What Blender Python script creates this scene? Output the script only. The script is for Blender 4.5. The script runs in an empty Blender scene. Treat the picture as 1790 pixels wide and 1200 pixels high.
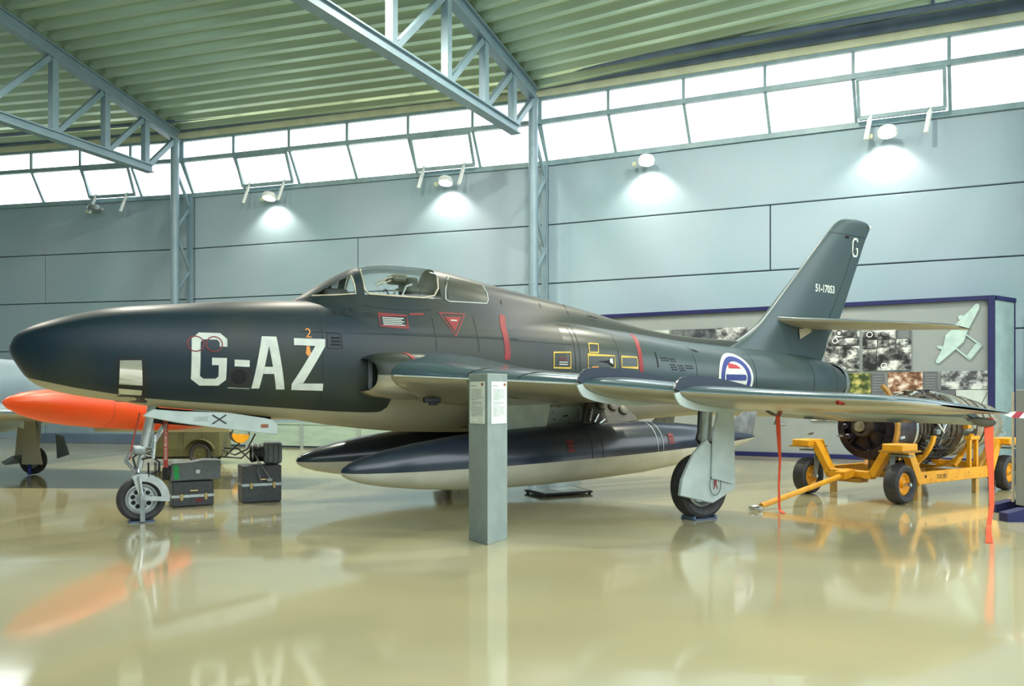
import bpy, bmesh, math, random
from mathutils import Vector, Matrix
random.seed(11)
PI = math.pi
sc = bpy.context.scene
col = sc.collection

# ------------------------------------------------------------------ camera, sky, exposure
cd = bpy.data.cameras.new('camera')
cam = bpy.data.objects.new('camera', cd); col.objects.link(cam)
cam.location = (0, 0, 1.41); cam.rotation_euler = (PI/2, 0, 0)
cd.sensor_width = 36; cd.lens = 36*1400/1790; cd.shift_y = 92/1790; cd.clip_end = 300
sc.camera = cam
w = bpy.data.worlds.new('overcast_sky'); sc.world = w; w.use_nodes = True
bg = w.node_tree.nodes['Background']; bg.inputs[0].default_value = (.90, .97, 1, 1); bg.inputs[1].default_value = 4.6
sc.view_settings.view_transform = 'Standard'; sc.view_settings.look = 'None'
sc.view_settings.gamma = 1; sc.view_settings.use_curve_mapping = False
sc.view_settings.exposure = -.12

# ------------------------------------------------------------------ materials
def mat(name, c, rough=.5, metal=0.0, c2=None, scale=4, lo=.4, hi=.6, detail=4, bump=0, bscale=60, spec=.5, coat=0,
        emit=None, es=0, rvar=0, stretch=None):
    m = bpy.data.materials.new(name); m.use_nodes = True
    nt = m.node_tree; N = nt.nodes; L = nt.links
    b = N['Principled BSDF']
    b.inputs['Base Color'].default_value = (*c, 1); b.inputs['Roughness'].default_value = rough
    b.inputs['Metallic'].default_value = metal; b.inputs['Specular IOR Level'].default_value = spec
    b.inputs['Coat Weight'].default_value = coat; b.inputs['Coat Roughness'].default_value = .12
    tc = N.new('ShaderNodeTexCoord'); src = tc.outputs['Object']
    if stretch:
        mp = N.new('ShaderNodeMapping'); mp.inputs['Scale'].default_value = stretch
        L.new(src, mp.inputs[0]); src = mp.outputs[0]
    nz = N.new('ShaderNodeTexNoise'); nz.inputs['Scale'].default_value = scale; nz.inputs['Detail'].default_value = detail
    L.new(src, nz.inputs['Vector'])
    if c2 is None: c2 = tuple(x*.86 for x in c)
    mr = N.new('ShaderNodeMapRange'); mr.inputs[1].default_value = lo; mr.inputs[2].default_value = hi
    L.new(nz.outputs[0], mr.inputs[0])
    mx = N.new('ShaderNodeMix'); mx.data_type = 'RGBA'
    mx.inputs[6].default_value = (*c, 1); mx.inputs[7].default_value = (*c2, 1)
    L.new(mr.outputs[0], mx.inputs[0]); L.new(mx.outputs[2], b.inputs['Base Color'])
    if rvar:
        rr = N.new('ShaderNodeMapRange'); rr.inputs[1].default_value = .3; rr.inputs[2].default_value = .7
        rr.inputs[3].default_value = max(.02, rough-rvar); rr.inputs[4].default_value = rough+rvar
        n2 = N.new('ShaderNodeTexNoise'); n2.inputs['Scale'].default_value = scale*2.3; n2.inputs['Detail'].default_value = 3
        L.new(src, n2.inputs['Vector']); L.new(n2.outputs[0], rr.inputs[0]); L.new(rr.outputs[0], b.inputs['Roughness'])
    if bump:
        n3 = N.new('ShaderNodeTexNoise'); n3.inputs['Scale'].default_value = bscale; n3.inputs['Detail'].default_value = 3
        L.new(src, n3.inputs['Vector'])
        bp = N.new('ShaderNodeBump'); bp.inputs['Strength'].default_value = bump; bp.inputs['Distance'].default_value = .01
        L.new(n3.outputs[0], bp.inputs['Height']); L.new(bp.outputs[0], b.inputs['Normal'])
    if emit:
        b.inputs['Emission Color'].default_value = (*emit, 1); b.inputs['Emission Strength'].default_value = es
    return m
def glass(name, tint=(1, 1, 1), refl=.08, rough=.02):
    m = bpy.data.materials.new(name); m.use_nodes = True
    nt = m.node_tree; N = nt.nodes; L = nt.links; N.remove(N['Principled BSDF'])
    t = N.new('ShaderNodeBsdfTransparent'); t.inputs[0].default_value = (*tint, 1)
    g = N.new('ShaderNodeBsdfGlossy'); g.inputs['Roughness'].default_value = rough
    lw = N.new('ShaderNodeLayerWeight'); lw.inputs[0].default_value = .25
    ma = N.new('ShaderNodeMath'); ma.operation = 'MULTIPLY_ADD'; ma.inputs[1].default_value = .5; ma.inputs[2].default_value = refl
    mx = N.new('ShaderNodeMixShader'); L.new(lw.outputs['Fresnel'], ma.inputs[0]); L.new(ma.outputs[0], mx.inputs[0])
    L.new(t.outputs[0], mx.inputs[1]); L.new(g.outputs[0], mx.inputs[2])
    L.new(mx.outputs[0], N['Material Output'].inputs[0])
    return m
def photo(name, dark, light, scale, seed, mid=None):
    m = bpy.data.materials.new(name); m.use_nodes = True
    nt = m.node_tree; N = nt.nodes; L = nt.links; b = N['Principled BSDF']; b.inputs['Roughness'].default_value = .45
    tc = N.new('ShaderNodeTexCoord'); mp = N.new('ShaderNodeMapping'); mp.inputs['Location'].default_value = (seed*3.1, seed*1.7, seed)
    mp.inputs['Scale'].default_value = (1, 1, 1.15)
    nz = N.new('ShaderNodeTexNoise'); nz.inputs['Scale'].default_value = scale; nz.inputs['Detail'].default_value = 7; nz.inputs['Roughness'].default_value = .65
    cr = N.new('ShaderNodeValToRGB'); cr.color_ramp.elements[0].position = .42; cr.color_ramp.elements[1].position = .60
    cr.color_ramp.elements[0].color = (*dark, 1); cr.color_ramp.elements[1].color = (*light, 1)
    if mid:
        e = cr.color_ramp.elements.new(.5); e.color = (*mid, 1)
    L.new(tc.outputs['Object'], mp.inputs[0]); L.new(mp.outputs[0], nz.inputs['Vector']); L.new(nz.outputs[0], cr.inputs[0])
    L.new(cr.outputs[0], b.inputs['Base Color'])
    return m

M = {}
M['floor'] = mat('polished_floor', (.53, .48, .27), .075, c2=(.45, .42, .25), scale=.5, lo=.3, hi=.7, rvar=.035, bump=.010, bscale=5, spec=.75, coat=.45, stretch=(1, 1.6, 1))
M['wall'] = mat('concrete_panel', (.25, .365, .415), .85, c2=(.30, .385, .45), scale=.35, lo=.35, hi=.65, bump=.25, bscale=30)
M['joint'] = mat('dark_joint', (.05, .07, .09), .9)
M['roof'] = mat('galvanised_deck', (.56, .68, .50), .30, .75, c2=(.50, .61, .46), scale=.5, lo=.2, hi=.8)
M['steel'] = mat('painted_steel', (.20, .29, .34), .42, .1, c2=(.17, .26, .31), scale=2)
M['steel_dark'] = mat('dark_blue_steel', (.10, .15, .22), .5, c2=(.08, .12, .19), scale=2)
M['frame'] = mat('window_frame_grey', (.22, .33, .36), .45, c2=(.18, .28, .31), scale=3)
M['cream_strip'] = mat('cream_fascia', (.62, .66, .46), .6, scale=2)
M['white'] = mat('white_paint', (.80, .84, .82), .4, scale=6)
M['pane'] = glass('window_pane', (1, 1, 1), .03)
M['canopy'] = glass('canopy_glass', (.93, .97, .97), .05)
M['navy'] = mat('navy_paint', (.005, .009, .085), .5, scale=5)
M['page'] = mat('gloss_page', (.86, .90, .88), .12, spec=.9, scale=6)
M['brake'] = mat('oily_olive_metal', (.045, .047, .036), .5, .1, c2=(.07, .068, .05), scale=6)
M['board'] = mat('grey_display_board', (.27, .30, .29), .6, c2=(.25, .29, .29), scale=3)
# aircraft
M['camo'] = mat('dark_sea_paint', (.006, .021, .033), .42, c2=(.028, .038, .027), scale=.55, lo=.47, hi=.60, detail=2, spec=.4)
def camo_bands(m):       # the olive camouflage patch over the cockpit, slate blue on the nose
    nt = m.node_tree; N = nt.nodes; L = nt.links
    tc = next(n for n in N if n.type == 'TEX_COORD'); nz = next(n for n in N if n.type == 'TEX_NOISE'); mr = next(n for n in N if n.type == 'MAP_RANGE')
    sx = N.new('ShaderNodeSeparateXYZ'); L.new(tc.outputs['Object'], sx.inputs[0])
    r = N.new('ShaderNodeMapRange'); r.inputs[1].default_value = 1.7; r.inputs[2].default_value = 2.5; r.inputs[3].default_value = 0; r.inputs[4].default_value = .16; r.interpolation_type = 'SMOOTHSTEP'
    L.new(sx.outputs[0], r.inputs[0]); ad = N.new('ShaderNodeMath'); ad.operation = 'ADD'; L.new(nz.outputs[0], ad.inputs[0]); L.new(r.outputs[0], ad.inputs[1]); L.new(ad.outputs[0], mr.inputs[0])
camo_bands(M['camo'])
def blend_aft(m, c):     # same olive as the forward skin where the two sections meet
    nt = m.node_tree; N = nt.nodes; L = nt.links; b = N['Principled BSDF']
    tc = next(n for n in N if n.type == 'TEX_COORD'); mx0 = next(n for n in N if n.type == 'MIX')
    sx = N.new('ShaderNodeSeparateXYZ'); L.new(tc.outputs['Object'], sx.inputs[0])
    r = N.new('ShaderNodeMapRange'); r.inputs[1].default_value = 5.3; r.inputs[2].default_value = 7.4; r.interpolation_type = 'SMOOTHSTEP'; L.new(sx.outputs[0], r.inputs[0])
    mx = N.new('ShaderNodeMix'); mx.data_type = 'RGBA'; mx.inputs[6].default_value = (*c, 1)
    L.new(r.outputs[0], mx.inputs[0]); L.new(mx0.outputs[2], mx.inputs[7]); L.new(mx.outputs[2], b.inputs['Base Color'])
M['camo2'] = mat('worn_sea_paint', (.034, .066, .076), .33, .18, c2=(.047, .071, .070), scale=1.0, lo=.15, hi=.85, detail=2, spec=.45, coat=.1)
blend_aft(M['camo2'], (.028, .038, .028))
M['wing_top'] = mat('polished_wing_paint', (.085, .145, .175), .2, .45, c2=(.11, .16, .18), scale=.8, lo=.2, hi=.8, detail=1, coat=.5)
M['belly'] = mat('pale_belly_paint', (.44, .42, .31), .42, c2=(.35, .32, .22), scale=1.6, lo=.3, hi=.8, spec=.5)
M['belly_shine'] = mat('bare_metal_belly', (.42, .40, .31), .28, .5, c2=(.37, .34, .26), scale=.8, lo=.2, hi=.8, detail=1)
M['tank_dark'] = mat('tank_navy_paint', (.012, .024, .045), .28, c2=(.018, .028, .045), scale=.8, lo=.2, hi=.8, detail=1, coat=.3)
M['tank_pale'] = mat('tank_pale_paint', (.55, .55, .45), .35, c2=(.48, .48, .39), scale=3)
M['pale_door'] = mat('pale_grey_enamel', (.48, .57, .54), .4, c2=(.42, .50, .48), scale=5, rvar=.08)
M['letters'] = mat('off_white_stencil', (.62, .68, .60), .5, c2=(.55, .60, .54), scale=9)
M['red'] = mat('red_stencil', (.27, .010, .012), .5, scale=9)
M['red_dim'] = mat('faded_red_stencil', (.20, .018, .02), .5, scale=9)
M['yellow_line'] = mat('yellow_stencil', (.70, .48, .06), .5, scale=9)
M['orange_mark'] = mat('orange_stencil', (.75, .30, .05), .5, scale=9)
M['black'] = mat('black_paint', (.012, .013, .016), .45, scale=8)
M['seam'] = mat('panel_seam', (.010, .016, .020), .6, scale=8)
M['dark_hole'] = mat('dark_recess', (.006, .007, .009), .8, scale=8)
M['cream_edge'] = mat('cream_sealant', (.62, .56, .40), .5, scale=12)
M['steel_bright'] = mat('bright_metal', (.62, .66, .66), .25, .85, c2=(.5, .54, .55), scale=9, rvar=.1)
M['steel_mid'] = mat('grey_metal', (.33, .37, .37), .4, .6, c2=(.24, .27, .28), scale=9, rvar=.1)
M['rubber'] = mat('tyre_rubber', (.022, .023, .026), .62, c2=(.035, .035, .037), scale=14, bump=.1, bscale=90)
M['alu'] = mat('wheel_alloy', (.52, .57, .56), .35, .5, scale=12)
M['lens_pane'] = mat('camera_window_glass', (.68, .72, .72), .06, .9, scale=2)
M['olive_metal'] = mat('olive_grey_metal', (.11, .115, .085), .5, .3, c2=(.16, .15, .10), scale=6)
M['seat'] = mat('seat_fabric', (.10, .11, .08), .8, c2=(.05, .06, .05), scale=9)
M['flag_red'] = mat('roundel_red', (.48, .03, .04), .5, scale=6)
M['flag_blue'] = mat('roundel_blue', (.02, .04, .22), .5, scale=6)
M['orange'] = mat('day_glow_orange', (1.0, .085, .004), .38, c2=(.95, .10, .006), scale=2)
M['ribbon'] = mat('orange_ribbon', (.95, .10, .02), .65, c2=(.80, .09, .03), scale=5)
M['ribbon_red'] = mat('red_streamer', (.36, .05, .035), .7, scale=8)
M['silver'] = mat('silver_skin', (.22, .29, .33), .36, .3, c2=(.18, .24, .27), scale=1.0, detail=2)
M['olive'] = mat('olive_drab', (.13, .125, .05), .5, c2=(.10, .10, .045), scale=4, rvar=.1)
M['case'] = mat('case_vinyl', (.045, .055, .062), .5, c2=(.065, .075, .08), scale=25, bump=.2, bscale=150)
M['housing'] = mat('grey_crackle', (.12, .15, .16), .5, c2=(.15, .18, .19), scale=18, bump=.15, bscale=120)
M['brass'] = mat('brass_latch', (.55, .42, .18), .35, .8, scale=12)
M['green_tag'] = mat('green_tag', (.02, .42, .10), .5, scale=20)
M['cart'] = mat('cart_yellow', (.78, .36, .012), .42, c2=(.62, .27, .012), scale=7, lo=.45, hi=.75, rvar=.1)
M['cart_old'] = mat('cart_ochre', (.42, .22, .025), .55, c2=(.28, .14, .02), scale=8)
M['wood'] = mat('pine_block', (.55, .36, .10), .7, c2=(.45, .28, .08), scale=6, stretch=(6, 6, 1))
M['engine_black'] = mat('engine_black', (.016, .012, .020), .35, .3, c2=(.03, .022, .03), scale=8)
M['engine_dark'] = mat('engine_oily_metal', (.075, .06, .045), .38, .6, c2=(.16, .13, .09), scale=11, lo=.4, hi=.65, rvar=.12)
M['engine_pale'] = mat('engine_heat_metal', (.55, .50, .38), .3, .7, c2=(.36, .29, .18), scale=5, rvar=.1)
M['engine_band'] = mat('engine_band_metal', (.62, .66, .64), .22, .85, scale=8)
M['hose'] = mat('black_hose', (.014, .014, .016), .5, scale=9)
M['stand_grey'] = mat('stand_grey', (.27, .335, .315), .5, c2=(.24, .30, .285), scale=6, bump=.08, bscale=120)
M['paper'] = mat('notice_paper', (.78, .86, .80), .6, scale=10)
M['print'] = mat('grey_print', (.36, .42, .39), .7, scale=10)
M['logo'] = mat('brown_logo', (.30, .10, .04), .6, scale=10)
M['panel_teal'] = mat('teal_grey_panel', (.30, .42, .42), .6, scale=4)
M['silhouette'] = mat('pale_silhouette', (.46, .62, .58), .6, scale=6)
M['sage'] = mat('sage_board', (.33, .44, .36), .7, c2=(.28, .38, .32), scale=2, stretch=(1, 1, 4))
M['lamp_lens'] = mat('lamp_lens', (.9, .9, .85), .3, emit=(1, .95, .86), es=6, scale=3)
M['lamp_off'] = mat('unlit_lens', (.25, .33, .34), .15, .3, scale=3)
M['amber'] = mat('amber_cover', (.95, .42, .02), .35, scale=6)
M['tape_red'] = mat('tape_red', (.40, .02, .04), .5, scale=9)

# ------------------------------------------------------------------ mesh helpers
class MB:
    def __init__(s): s.v = []; s.f = []
    def add(s, vs, fs, T=None):
        o = len(s.v)
        s.v += [tuple(T @ Vector(p)) if T else tuple(p) for p in vs]
        s.f += [tuple(i+o for i in q) for q in fs]; return s
    def box(s, c, d, T=None, R=None):
        x, y, z = d[0]/2, d[1]/2, d[2]/2
        vs = [Vector((a*x, b*y, e*z)) for a in (-1, 1) for b in (-1, 1) for e in (-1, 1)]
        if R: vs = [R @ p for p in vs]
        vs = [p+Vector(c) for p in vs]
        return s.add(vs, [(0, 1, 3, 2), (4, 6, 7, 5), (0, 4, 5, 1), (2, 3, 7, 6), (0, 2, 6, 4), (1, 5, 7, 3)], T)
    def bar(s, p, q, wd, ht, up=(0, 0, 1), T=None):
        p, q = Vector(p), Vector(q); x = (q-p); L = x.length; x.normalize()
        y = Vector(up).cross(x)
        if y.length < 1e-4: y = Vector((1, 0, 0)).cross(x)
        y.normalize(); z = x.cross(y)
        vs = []
        for k in (p, q):
            for a, b in ((-1, -1), (1, -1), (1, 1), (-1, 1)): vs.append(k+y*a*wd/2+z*b*ht/2)
        return s.add(vs, [(3, 2, 1, 0), (4, 5, 6, 7), (0, 1, 5, 4), (1, 2, 6, 5), (2, 3, 7, 6), (3, 0, 4, 7)], T)
    def slab(s, P, Q, T=None):
        n = len(P); vs = list(P)+list(Q)
        fs = [tuple(range(n-1, -1, -1)), tuple(range(n, 2*n))]+[(i, (i+1) % n, n+(i+1) % n, n+i) for i in range(n)]
        return s.add(vs, fs, T)
    def tube(s, pts, r, n=8, T=None, cap=True):
        pts = [Vector(p) for p in pts]; m = len(pts); rs = r if isinstance(r, (list, tuple)) else [r]*m
        t0 = (pts[1]-pts[0]).normalized()
        y = t0.orthogonal().normalized(); rings = []
        for i, p in enumerate(pts):
            t = (pts[min(i+1, m-1)]-pts[max(i-1, 0)]).normalized()
            y = (y-t*y.dot(t)).normalized(); z = t.cross(y)
            rings.append([p+(y*math.cos(2*PI*k/n)+z*math.sin(2*PI*k/n))*rs[i] for k in range(n)])
        return s.loft(rings, True, cap, cap, T)
    def loft(s, rings, closed=True, c0=False, c1=False, T=None):
        n = len(rings[0]); vs = [p for r in rings for p in r]; fs = []
        for i in range(len(rings)-1):
            for k in range(n if closed else n-1):
                a, b = i*n+k, i*n+(k+1) % n; fs.append((a, b, b+n, a+n))
        if c0: fs.append(tuple(range(n-1, -1, -1)))
        if c1: fs.append(tuple(range((len(rings)-1)*n, len(rings)*n)))
        return s.add(vs, fs, T)
    def rev(s, prof, o, ax, n=24, a0=0, a1=2*PI, up=(0, 0, 1), T=None):
        o = Vector(o); ax = Vector(ax).normalized(); y = Vector(up)-ax*Vector(up).dot(ax); y.normalize(); z = ax.cross(y)
        full = abs(a1-a0-2*PI) < 1e-6; m = n if full else n+1
        rings = [[o+ax*x+(y*math.cos(a0+(a1-a0)*k/n)+z*math.sin(a0+(a1-a0)*k/n))*max(r, 1e-4) for k in range(m)] for x, r in prof]
        return s.loft(rings, full, False, False, T)
    def build(s, name, m, parent=None, smooth=True, ang=38, loc=None, rz=0):
        me = bpy.data.meshes.new(name); me.from_pydata([tuple(p) for p in s.v], [], s.f); me.validate()
        bm = bmesh.new(); bm.from_mesh(me); bmesh.ops.recalc_face_normals(bm, faces=bm.faces); bm.to_mesh(me); bm.free()
        me.materials.append(M[m] if isinstance(m, str) else m)
        if smooth:
            me.polygons.foreach_set('use_smooth', [True]*len(me.polygons))
            try: me.set_sharp_from_angle(angle=math.radians(ang))
            except Exception: pass
        o = bpy.data.objects.new(name, me); col.objects.link(o)
        if parent: o.parent = parent
        if loc: o.location = loc
        o.rotation_euler.z = rz
        return o
def tag(o, label, cat, group=None, kind=None):
    if label: o['label'] = label
    if cat: o['category'] = cat
    if group: o['group'] = group
    if kind: o['kind'] = kind
    return o
def thing(name, loc, rz, label=None, cat=None, group=None, kind=None):
    o = bpy.data.objects.new(name, None); col.objects.link(o); o.location = loc; o.rotation_euler.z = rz
    o.empty_display_size = .1
    return tag(o, label, cat, group, kind)
def struct(o): o['kind'] = 'structure'; return o
def dup(o, parent=None):
    c = o.copy(); col.objects.link(c)
    if parent: c.parent = parent
    for ch in list(o.children): dup(ch, c)
    return c
def bevel(o, wd, seg=2):
    b = o.modifiers.new('bevel', 'BEVEL'); b.width = wd; b.segments = seg; b.limit_method = 'ANGLE'; return o
def text2d(txt, size, sx=1.0, bold=0):
    cu = bpy.data.curves.new('t', 'FONT'); cu.body = txt; cu.size = size; cu.align_x = 'CENTER'; cu.align_y = 'CENTER'; cu.resolution_u = 3; cu.offset = bold
    ob = bpy.data.objects.new('t', cu); me = bpy.data.meshes.new_from_object(ob)
    vs = [(v.co.x*sx, v.co.y) for v in me.vertices]; fs = [tuple(p.vertices) for p in me.polygons]
    bpy.data.objects.remove(ob); bpy.data.curves.remove(cu); bpy.data.meshes.remove(me)
    return vs, fs
def conform(vs, fs, fn, step=.07):
    """flat 2-D drawing -> cut to a fine grid -> laid on a curved surface by fn(a, b) -> point"""
    bm = bmesh.new(); bv = [bm.verts.new((p[0], p[1], 0)) for p in vs]
    for q in fs:
        try: bm.faces.new([bv[i] for i in q])
        except ValueError: pass
    for ax in (0, 1):
        lo = min(p[ax] for p in vs); hi = max(p[ax] for p in vs); k = math.ceil(lo/step)*step
        while k < hi:
            no = (1, 0, 0) if ax == 0 else (0, 1, 0); co = (k, 0, 0) if ax == 0 else (0, k, 0)
            bmesh.ops.bisect_plane(bm, geom=bm.verts[:]+bm.edges[:]+bm.faces[:], plane_co=co, plane_no=no, dist=1e-5); k += step
    bm.verts.index_update()
    mb = MB(); mb.add([fn(v.co.x, v.co.y) for v in bm.verts], [tuple(v.index for v in f.verts) for f in bm.faces]); bm.free()
    return mb
def outline(poly, wd, closed=True):
    """2-D stroke along a polyline, as quads"""
    n = len(poly); vs = []; fs = []
    P = [Vector(p) for p in poly]
    for i in range(n):
        a = P[i-1] if (closed or i > 0) else P[i]; b = P[(i+1) % n] if (closed or i < n-1) else P[i]
        t = (b-a).normalized(); q = Vector((-t.y, t.x))
        if closed or 0 < i < n-1:
            e = (P[i]-a).normalized(); c = max(.35, abs(Vector((-e.y, e.x)).dot(q)))
        else: c = 1
        vs += [tuple(P[i]+q*wd/2/c), tuple(P[i]-q*wd/2/c)]
    for i in range(n if closed else n-1):
        j = (i+1) % n; fs.append((2*i, 2*i+1, 2*j+1, 2*j))
    return vs, fs
def circ(cx, cy, r, n=28, ry=None): return [(cx+r*math.cos(2*PI*k/n), cy+(ry or r)*math.sin(2*PI*k/n)) for k in range(n)]

# ------------------------------------------------------------------ hall: faceted back wall, clerestory, columns, trusses, roof
V = [Vector((-31.4, 28.6)), Vector((-20.58, 27.29)), Vector((-9.93, 24.97)), Vector((.953, 21.52)), Vector((11.45, 16.97)), Vector((20.5, 11.9))]
TD = [Vector(p).normalized() for p in ((.10, 1), (.22, 1), (.372, 1), (.531, 1), (.69, 1), (.86, 1))]   # outward line of each truss
ZW, ZT_, ZH = 7.60, 8.60, 9.20          # window sill, transom, head
LEAN = .5
fl = MB(); fl.add([(-45, -22, 0), (45, -22, 0), (45, 40, 0), (-45, 40, 0)], [(0, 1, 2, 3)])
struct(fl.build('floor', 'floor', smooth=False))

def p3(q, z): return Vector((q.x, q.y, z))
wall_names = ['wall_far_left', 'wall_left', 'wall_back', 'wall_right', 'wall_far_right']
for k in range(5):
    a, b = V[k], V[k+1]; d = (b-a); L = d.length; d.normalize(); n = Vector((-d.y, d.x))
    R = Matrix(((d.x, n.x, 0), (d.y, n.y, 0), (0, 0, 1))).to_4x4(); R.translation = p3(a, 0)
    wl = MB().box((L/2, .25, ZW/2), (L, .34, ZW-.02), R).build(wall_names[k], 'joint', smooth=False); struct(wl)
    rows = [(0, 1.3, [0, .5, 1]), (1.3, 2.86, [0, 1]), (2.86, 4.42, [0, 1]), (4.42, 6.0, [0, .5, 1]), (6.0, ZW, [0, 1])]
    for z0, z1, cuts in rows:
        for c0, c1 in zip(cuts[:-1], cuts[1:]):
            g = .014
            bevel(MB().box(((c0+c1)/2*L, .10, (z0+z1)/2), ((c1-c0)*L-2*g, .16, z1-z0-2*g), R).build('panel', 'wall', wl, False), .012, 1)
    # clerestory window: sloped lower lights, upright upper lights
    t = (TD[k]+TD[k+1]).normalized()
    win = MB(); nm = 6
    def wp(s, off, z): q = a+d*s-t*off; return p3(q, z)
    win.bar(wp(0, -.04, ZW+.05), wp(L, -.04, ZW+.05), .16, .13)
    win.build('window_%d' % (k+1), 'frame', smooth=False); wo = struct(bpy.data.objects['window_%d' % (k+1)])
    MB().bar(wp(0, LEAN, ZT_), wp(L, LEAN, ZT_), .12, .12).build('transom', 'frame', wo, False)
    MB().bar(wp(0, LEAN, ZH), wp(L, LEAN, ZH), .10, .08).build('head_rail', 'frame', wo, False)
    for i in range(nm+1):
        s = L*i/nm
        MB().bar(wp(s, 0, ZW+.08), wp(s, LEAN, ZT_), .055, .07, (d.x, d.y, 0)).build('mullion', 'frame', wo, False)
        MB().bar(wp(s, LEAN, ZT_), wp(s, LEAN, ZH), .055, .07, (d.x, d.y, 0)).build('mullion', 'frame', wo, False)
    opened = {1: (4,), 2: (1, 4), 3: (4,)}.get(k, ())
    for i in range(nm):
        s0, s1 = L*i/nm+.03, L*(i+1)/nm-.03
        MB().add([wp(s0, LEAN, ZT_+.05), wp(s1, LEAN, ZT_+.05), wp(s1, LEAN, ZH-.04), wp(s0, LEAN, ZH-.04)], [(0, 1, 2, 3)]).build('pane', 'pane', wo, False)
        if i in opened:      # sash hung from the transom, its foot swung into the hall on two stays
            f0, f1 = .22, LEAN+.02
            zz = ZW+.13
            MB().add([wp(s0+.06, f0, zz), wp(s1-.06, f0, zz), wp(s1-.06, f1, ZT_-.07), wp(s0+.06, f1, ZT_-.07)], [(0, 1, 2, 3)]).build('pane', 'pane', wo, False)
            sa = MB()
            sa.bar(wp(s0+.04, f0, zz), wp(s1-.04, f0, zz), .07, .09); sa.bar(wp(s0+.04, f1, ZT_-.09), wp(s1-.04, f1, ZT_-.09), .06, .06)
            for q in (s0+.06, s1-.06): sa.bar(wp(q, f0, zz), wp(q, f1, ZT_-.09), .06, .07, (d.x, d.y, 0))
            so = sa.build('sash', 'frame', wo, False)
            for q in (s0+.34, s1-.30):
                MB().bar(wp(q-.04, f0-.02, zz+.10), wp(q-.12, .40, ZW-.42), .085, .06).build('stay', 'white', so, False)
        else:
            MB().add([wp(s0, .02, ZW+.10), wp(s1, .02, ZW+.10), wp(s1, LEAN, ZT_-.05), wp(s0, LEAN, ZT_-.05)], [(0, 1, 2, 3)]).build('pane', 'pane', wo, False)
    # cream fascia and the dark eave beams above the glazing
    struct(MB().bar(wp(-.1, LEAN+.02, ZH+.13), wp(L+.1, LEAN+.02, ZH+.13), .12, .18).build('trim_%d' % (k+1), 'cream_strip', smooth=False))
    eb = MB(); eb.bar(wp(0, LEAN+.12, ZH+.34), wp(L, LEAN+.12, ZH+.34), .18, .24)
    ebo = struct(eb.build('trim_%d' % (k+11), 'steel_dark', smooth=False))
    MB().tube([wp(0, LEAN+.62, ZH+.40), wp(L, LEAN+.62, ZH+.40)], .075, 8).build('eave_tube', 'steel_dark', ebo)
    for q in (.13, .47, .81):
        MB().bar(wp(L*q, LEAN+.62, ZH+.40), wp(L*q, LEAN+.62, ZH+.85), .05, .05).build('hanger', 'steel_dark', ebo, False)
    if k == 4 or k == 0: pass

# unseen walls added to block daylight at left; upper right stays open to sky
struct(MB().box((-24, -9.2, 7.1), (44, .3, 14.2)).build('wall_rear_blocker', 'wall', smooth=False))
struct(MB().box((24, -9.2, 3.3), (52, .3, 6.6)).build('wall_rear_low_blocker', 'wall', smooth=False))
struct(MB().box((33, 2, 2.1), (.3, 22, 4.2)).build('wall_side_low_blocker', 'wall', smooth=False))
struct(MB().box((-38, 9, 7), (.3, 38, 14)).build('wall_side_blocker', 'wall', smooth=False))

rp = [(-45, 9), (-25.7, 3.4), (-18.4, 2.1), (-10.4, -.45), (-2.5, -3.1), (-2.5, -9.3), (-45, -9.3)]
struct(MB().slab([(x, y, 14.25) for x, y in rp], [(x, y, 14.45) for x, y in rp]).build('ceiling_rear_blocker', 'wall', smooth=False))  # unseen slab added so overhead daylight enters only from the right rear

# lattice columns and radial trusses
SL = {1: .21, 2: .205, 3: .20, 4: .36, 0: .22, 5: .40}      # roof fall along each truss
Z0 = {0: 9.52, 1: 9.52, 2: 9.47, 3: 9.42, 4: 9.85, 5: 10.2}
F = []
for k in range(6):
    t = TD[k]; back = V[k]-t*.16; front = back-t*(.62 if k != 3 else .70); F.append(front)
which = {0: 'beyond the left end of the hall', 1: 'left of the picture, above the silver jet', 2: 'behind the camera ports of the dark jet nose',
         3: 'behind the cockpit spine of the dark jet', 4: 'at the right end, beside the photo display', 5: 'beyond the right end of the hall'}
labs = {2: 'grey lattice steel column rising behind the dark nose of the jet', 3: 'grey lattice steel column rising behind the spine of the jet',
        4: 'grey lattice steel column at the right edge behind the display'}
for k in (2, 3, 4):
    t = TD[k]; fr = F[k]; bk = V[k]-t*.16
    c = thing('lattice_column', p3(fr, 0), 0, labs[k], 'column', 'lattice columns along the back wall')
    o = p3(fr, 0)
    MB().tube([p3(fr, 0)-o, p3(fr, ZH-.02)-o], .125, 16).build('front_chord', 'steel', c)
    MB().bar(p3(bk, 0)-o, p3(bk, 7.55)-o, .13, .13, (t.x, t.y, 0)).build('rear_chord', 'steel', c, False)
    MB().box((p3((fr+bk)/2, .02)-o), (.55, .5, .04)).build('base_plate', 'steel', c, False)
    zs = [8.3, 7.25, 6.4, 5.35, 4.5, 3.45, 2.6, 1.55, .7]
    for i in range(len(zs)-1):
        p = p3(fr if i % 2 == 0 else bk, zs[i]-(.08 if i else 0)); q = p3(bk if i % 2 == 0 else fr, zs[i+1])
        MB().tube([p-o, q-o], .052, 8).build('brace', 'steel', c)
tv = [1.15, 2.55, 4.15, 6.1, 8.2, 10.5, 13, 16, 19.5]
tl = {1: 'grey steel roof truss out of view on the left', 2: 'grey steel roof truss crossing the top left corner', 3: 'grey steel roof truss crossing the top centre',
      4: 'grey steel roof truss at the top right corner'}
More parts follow.
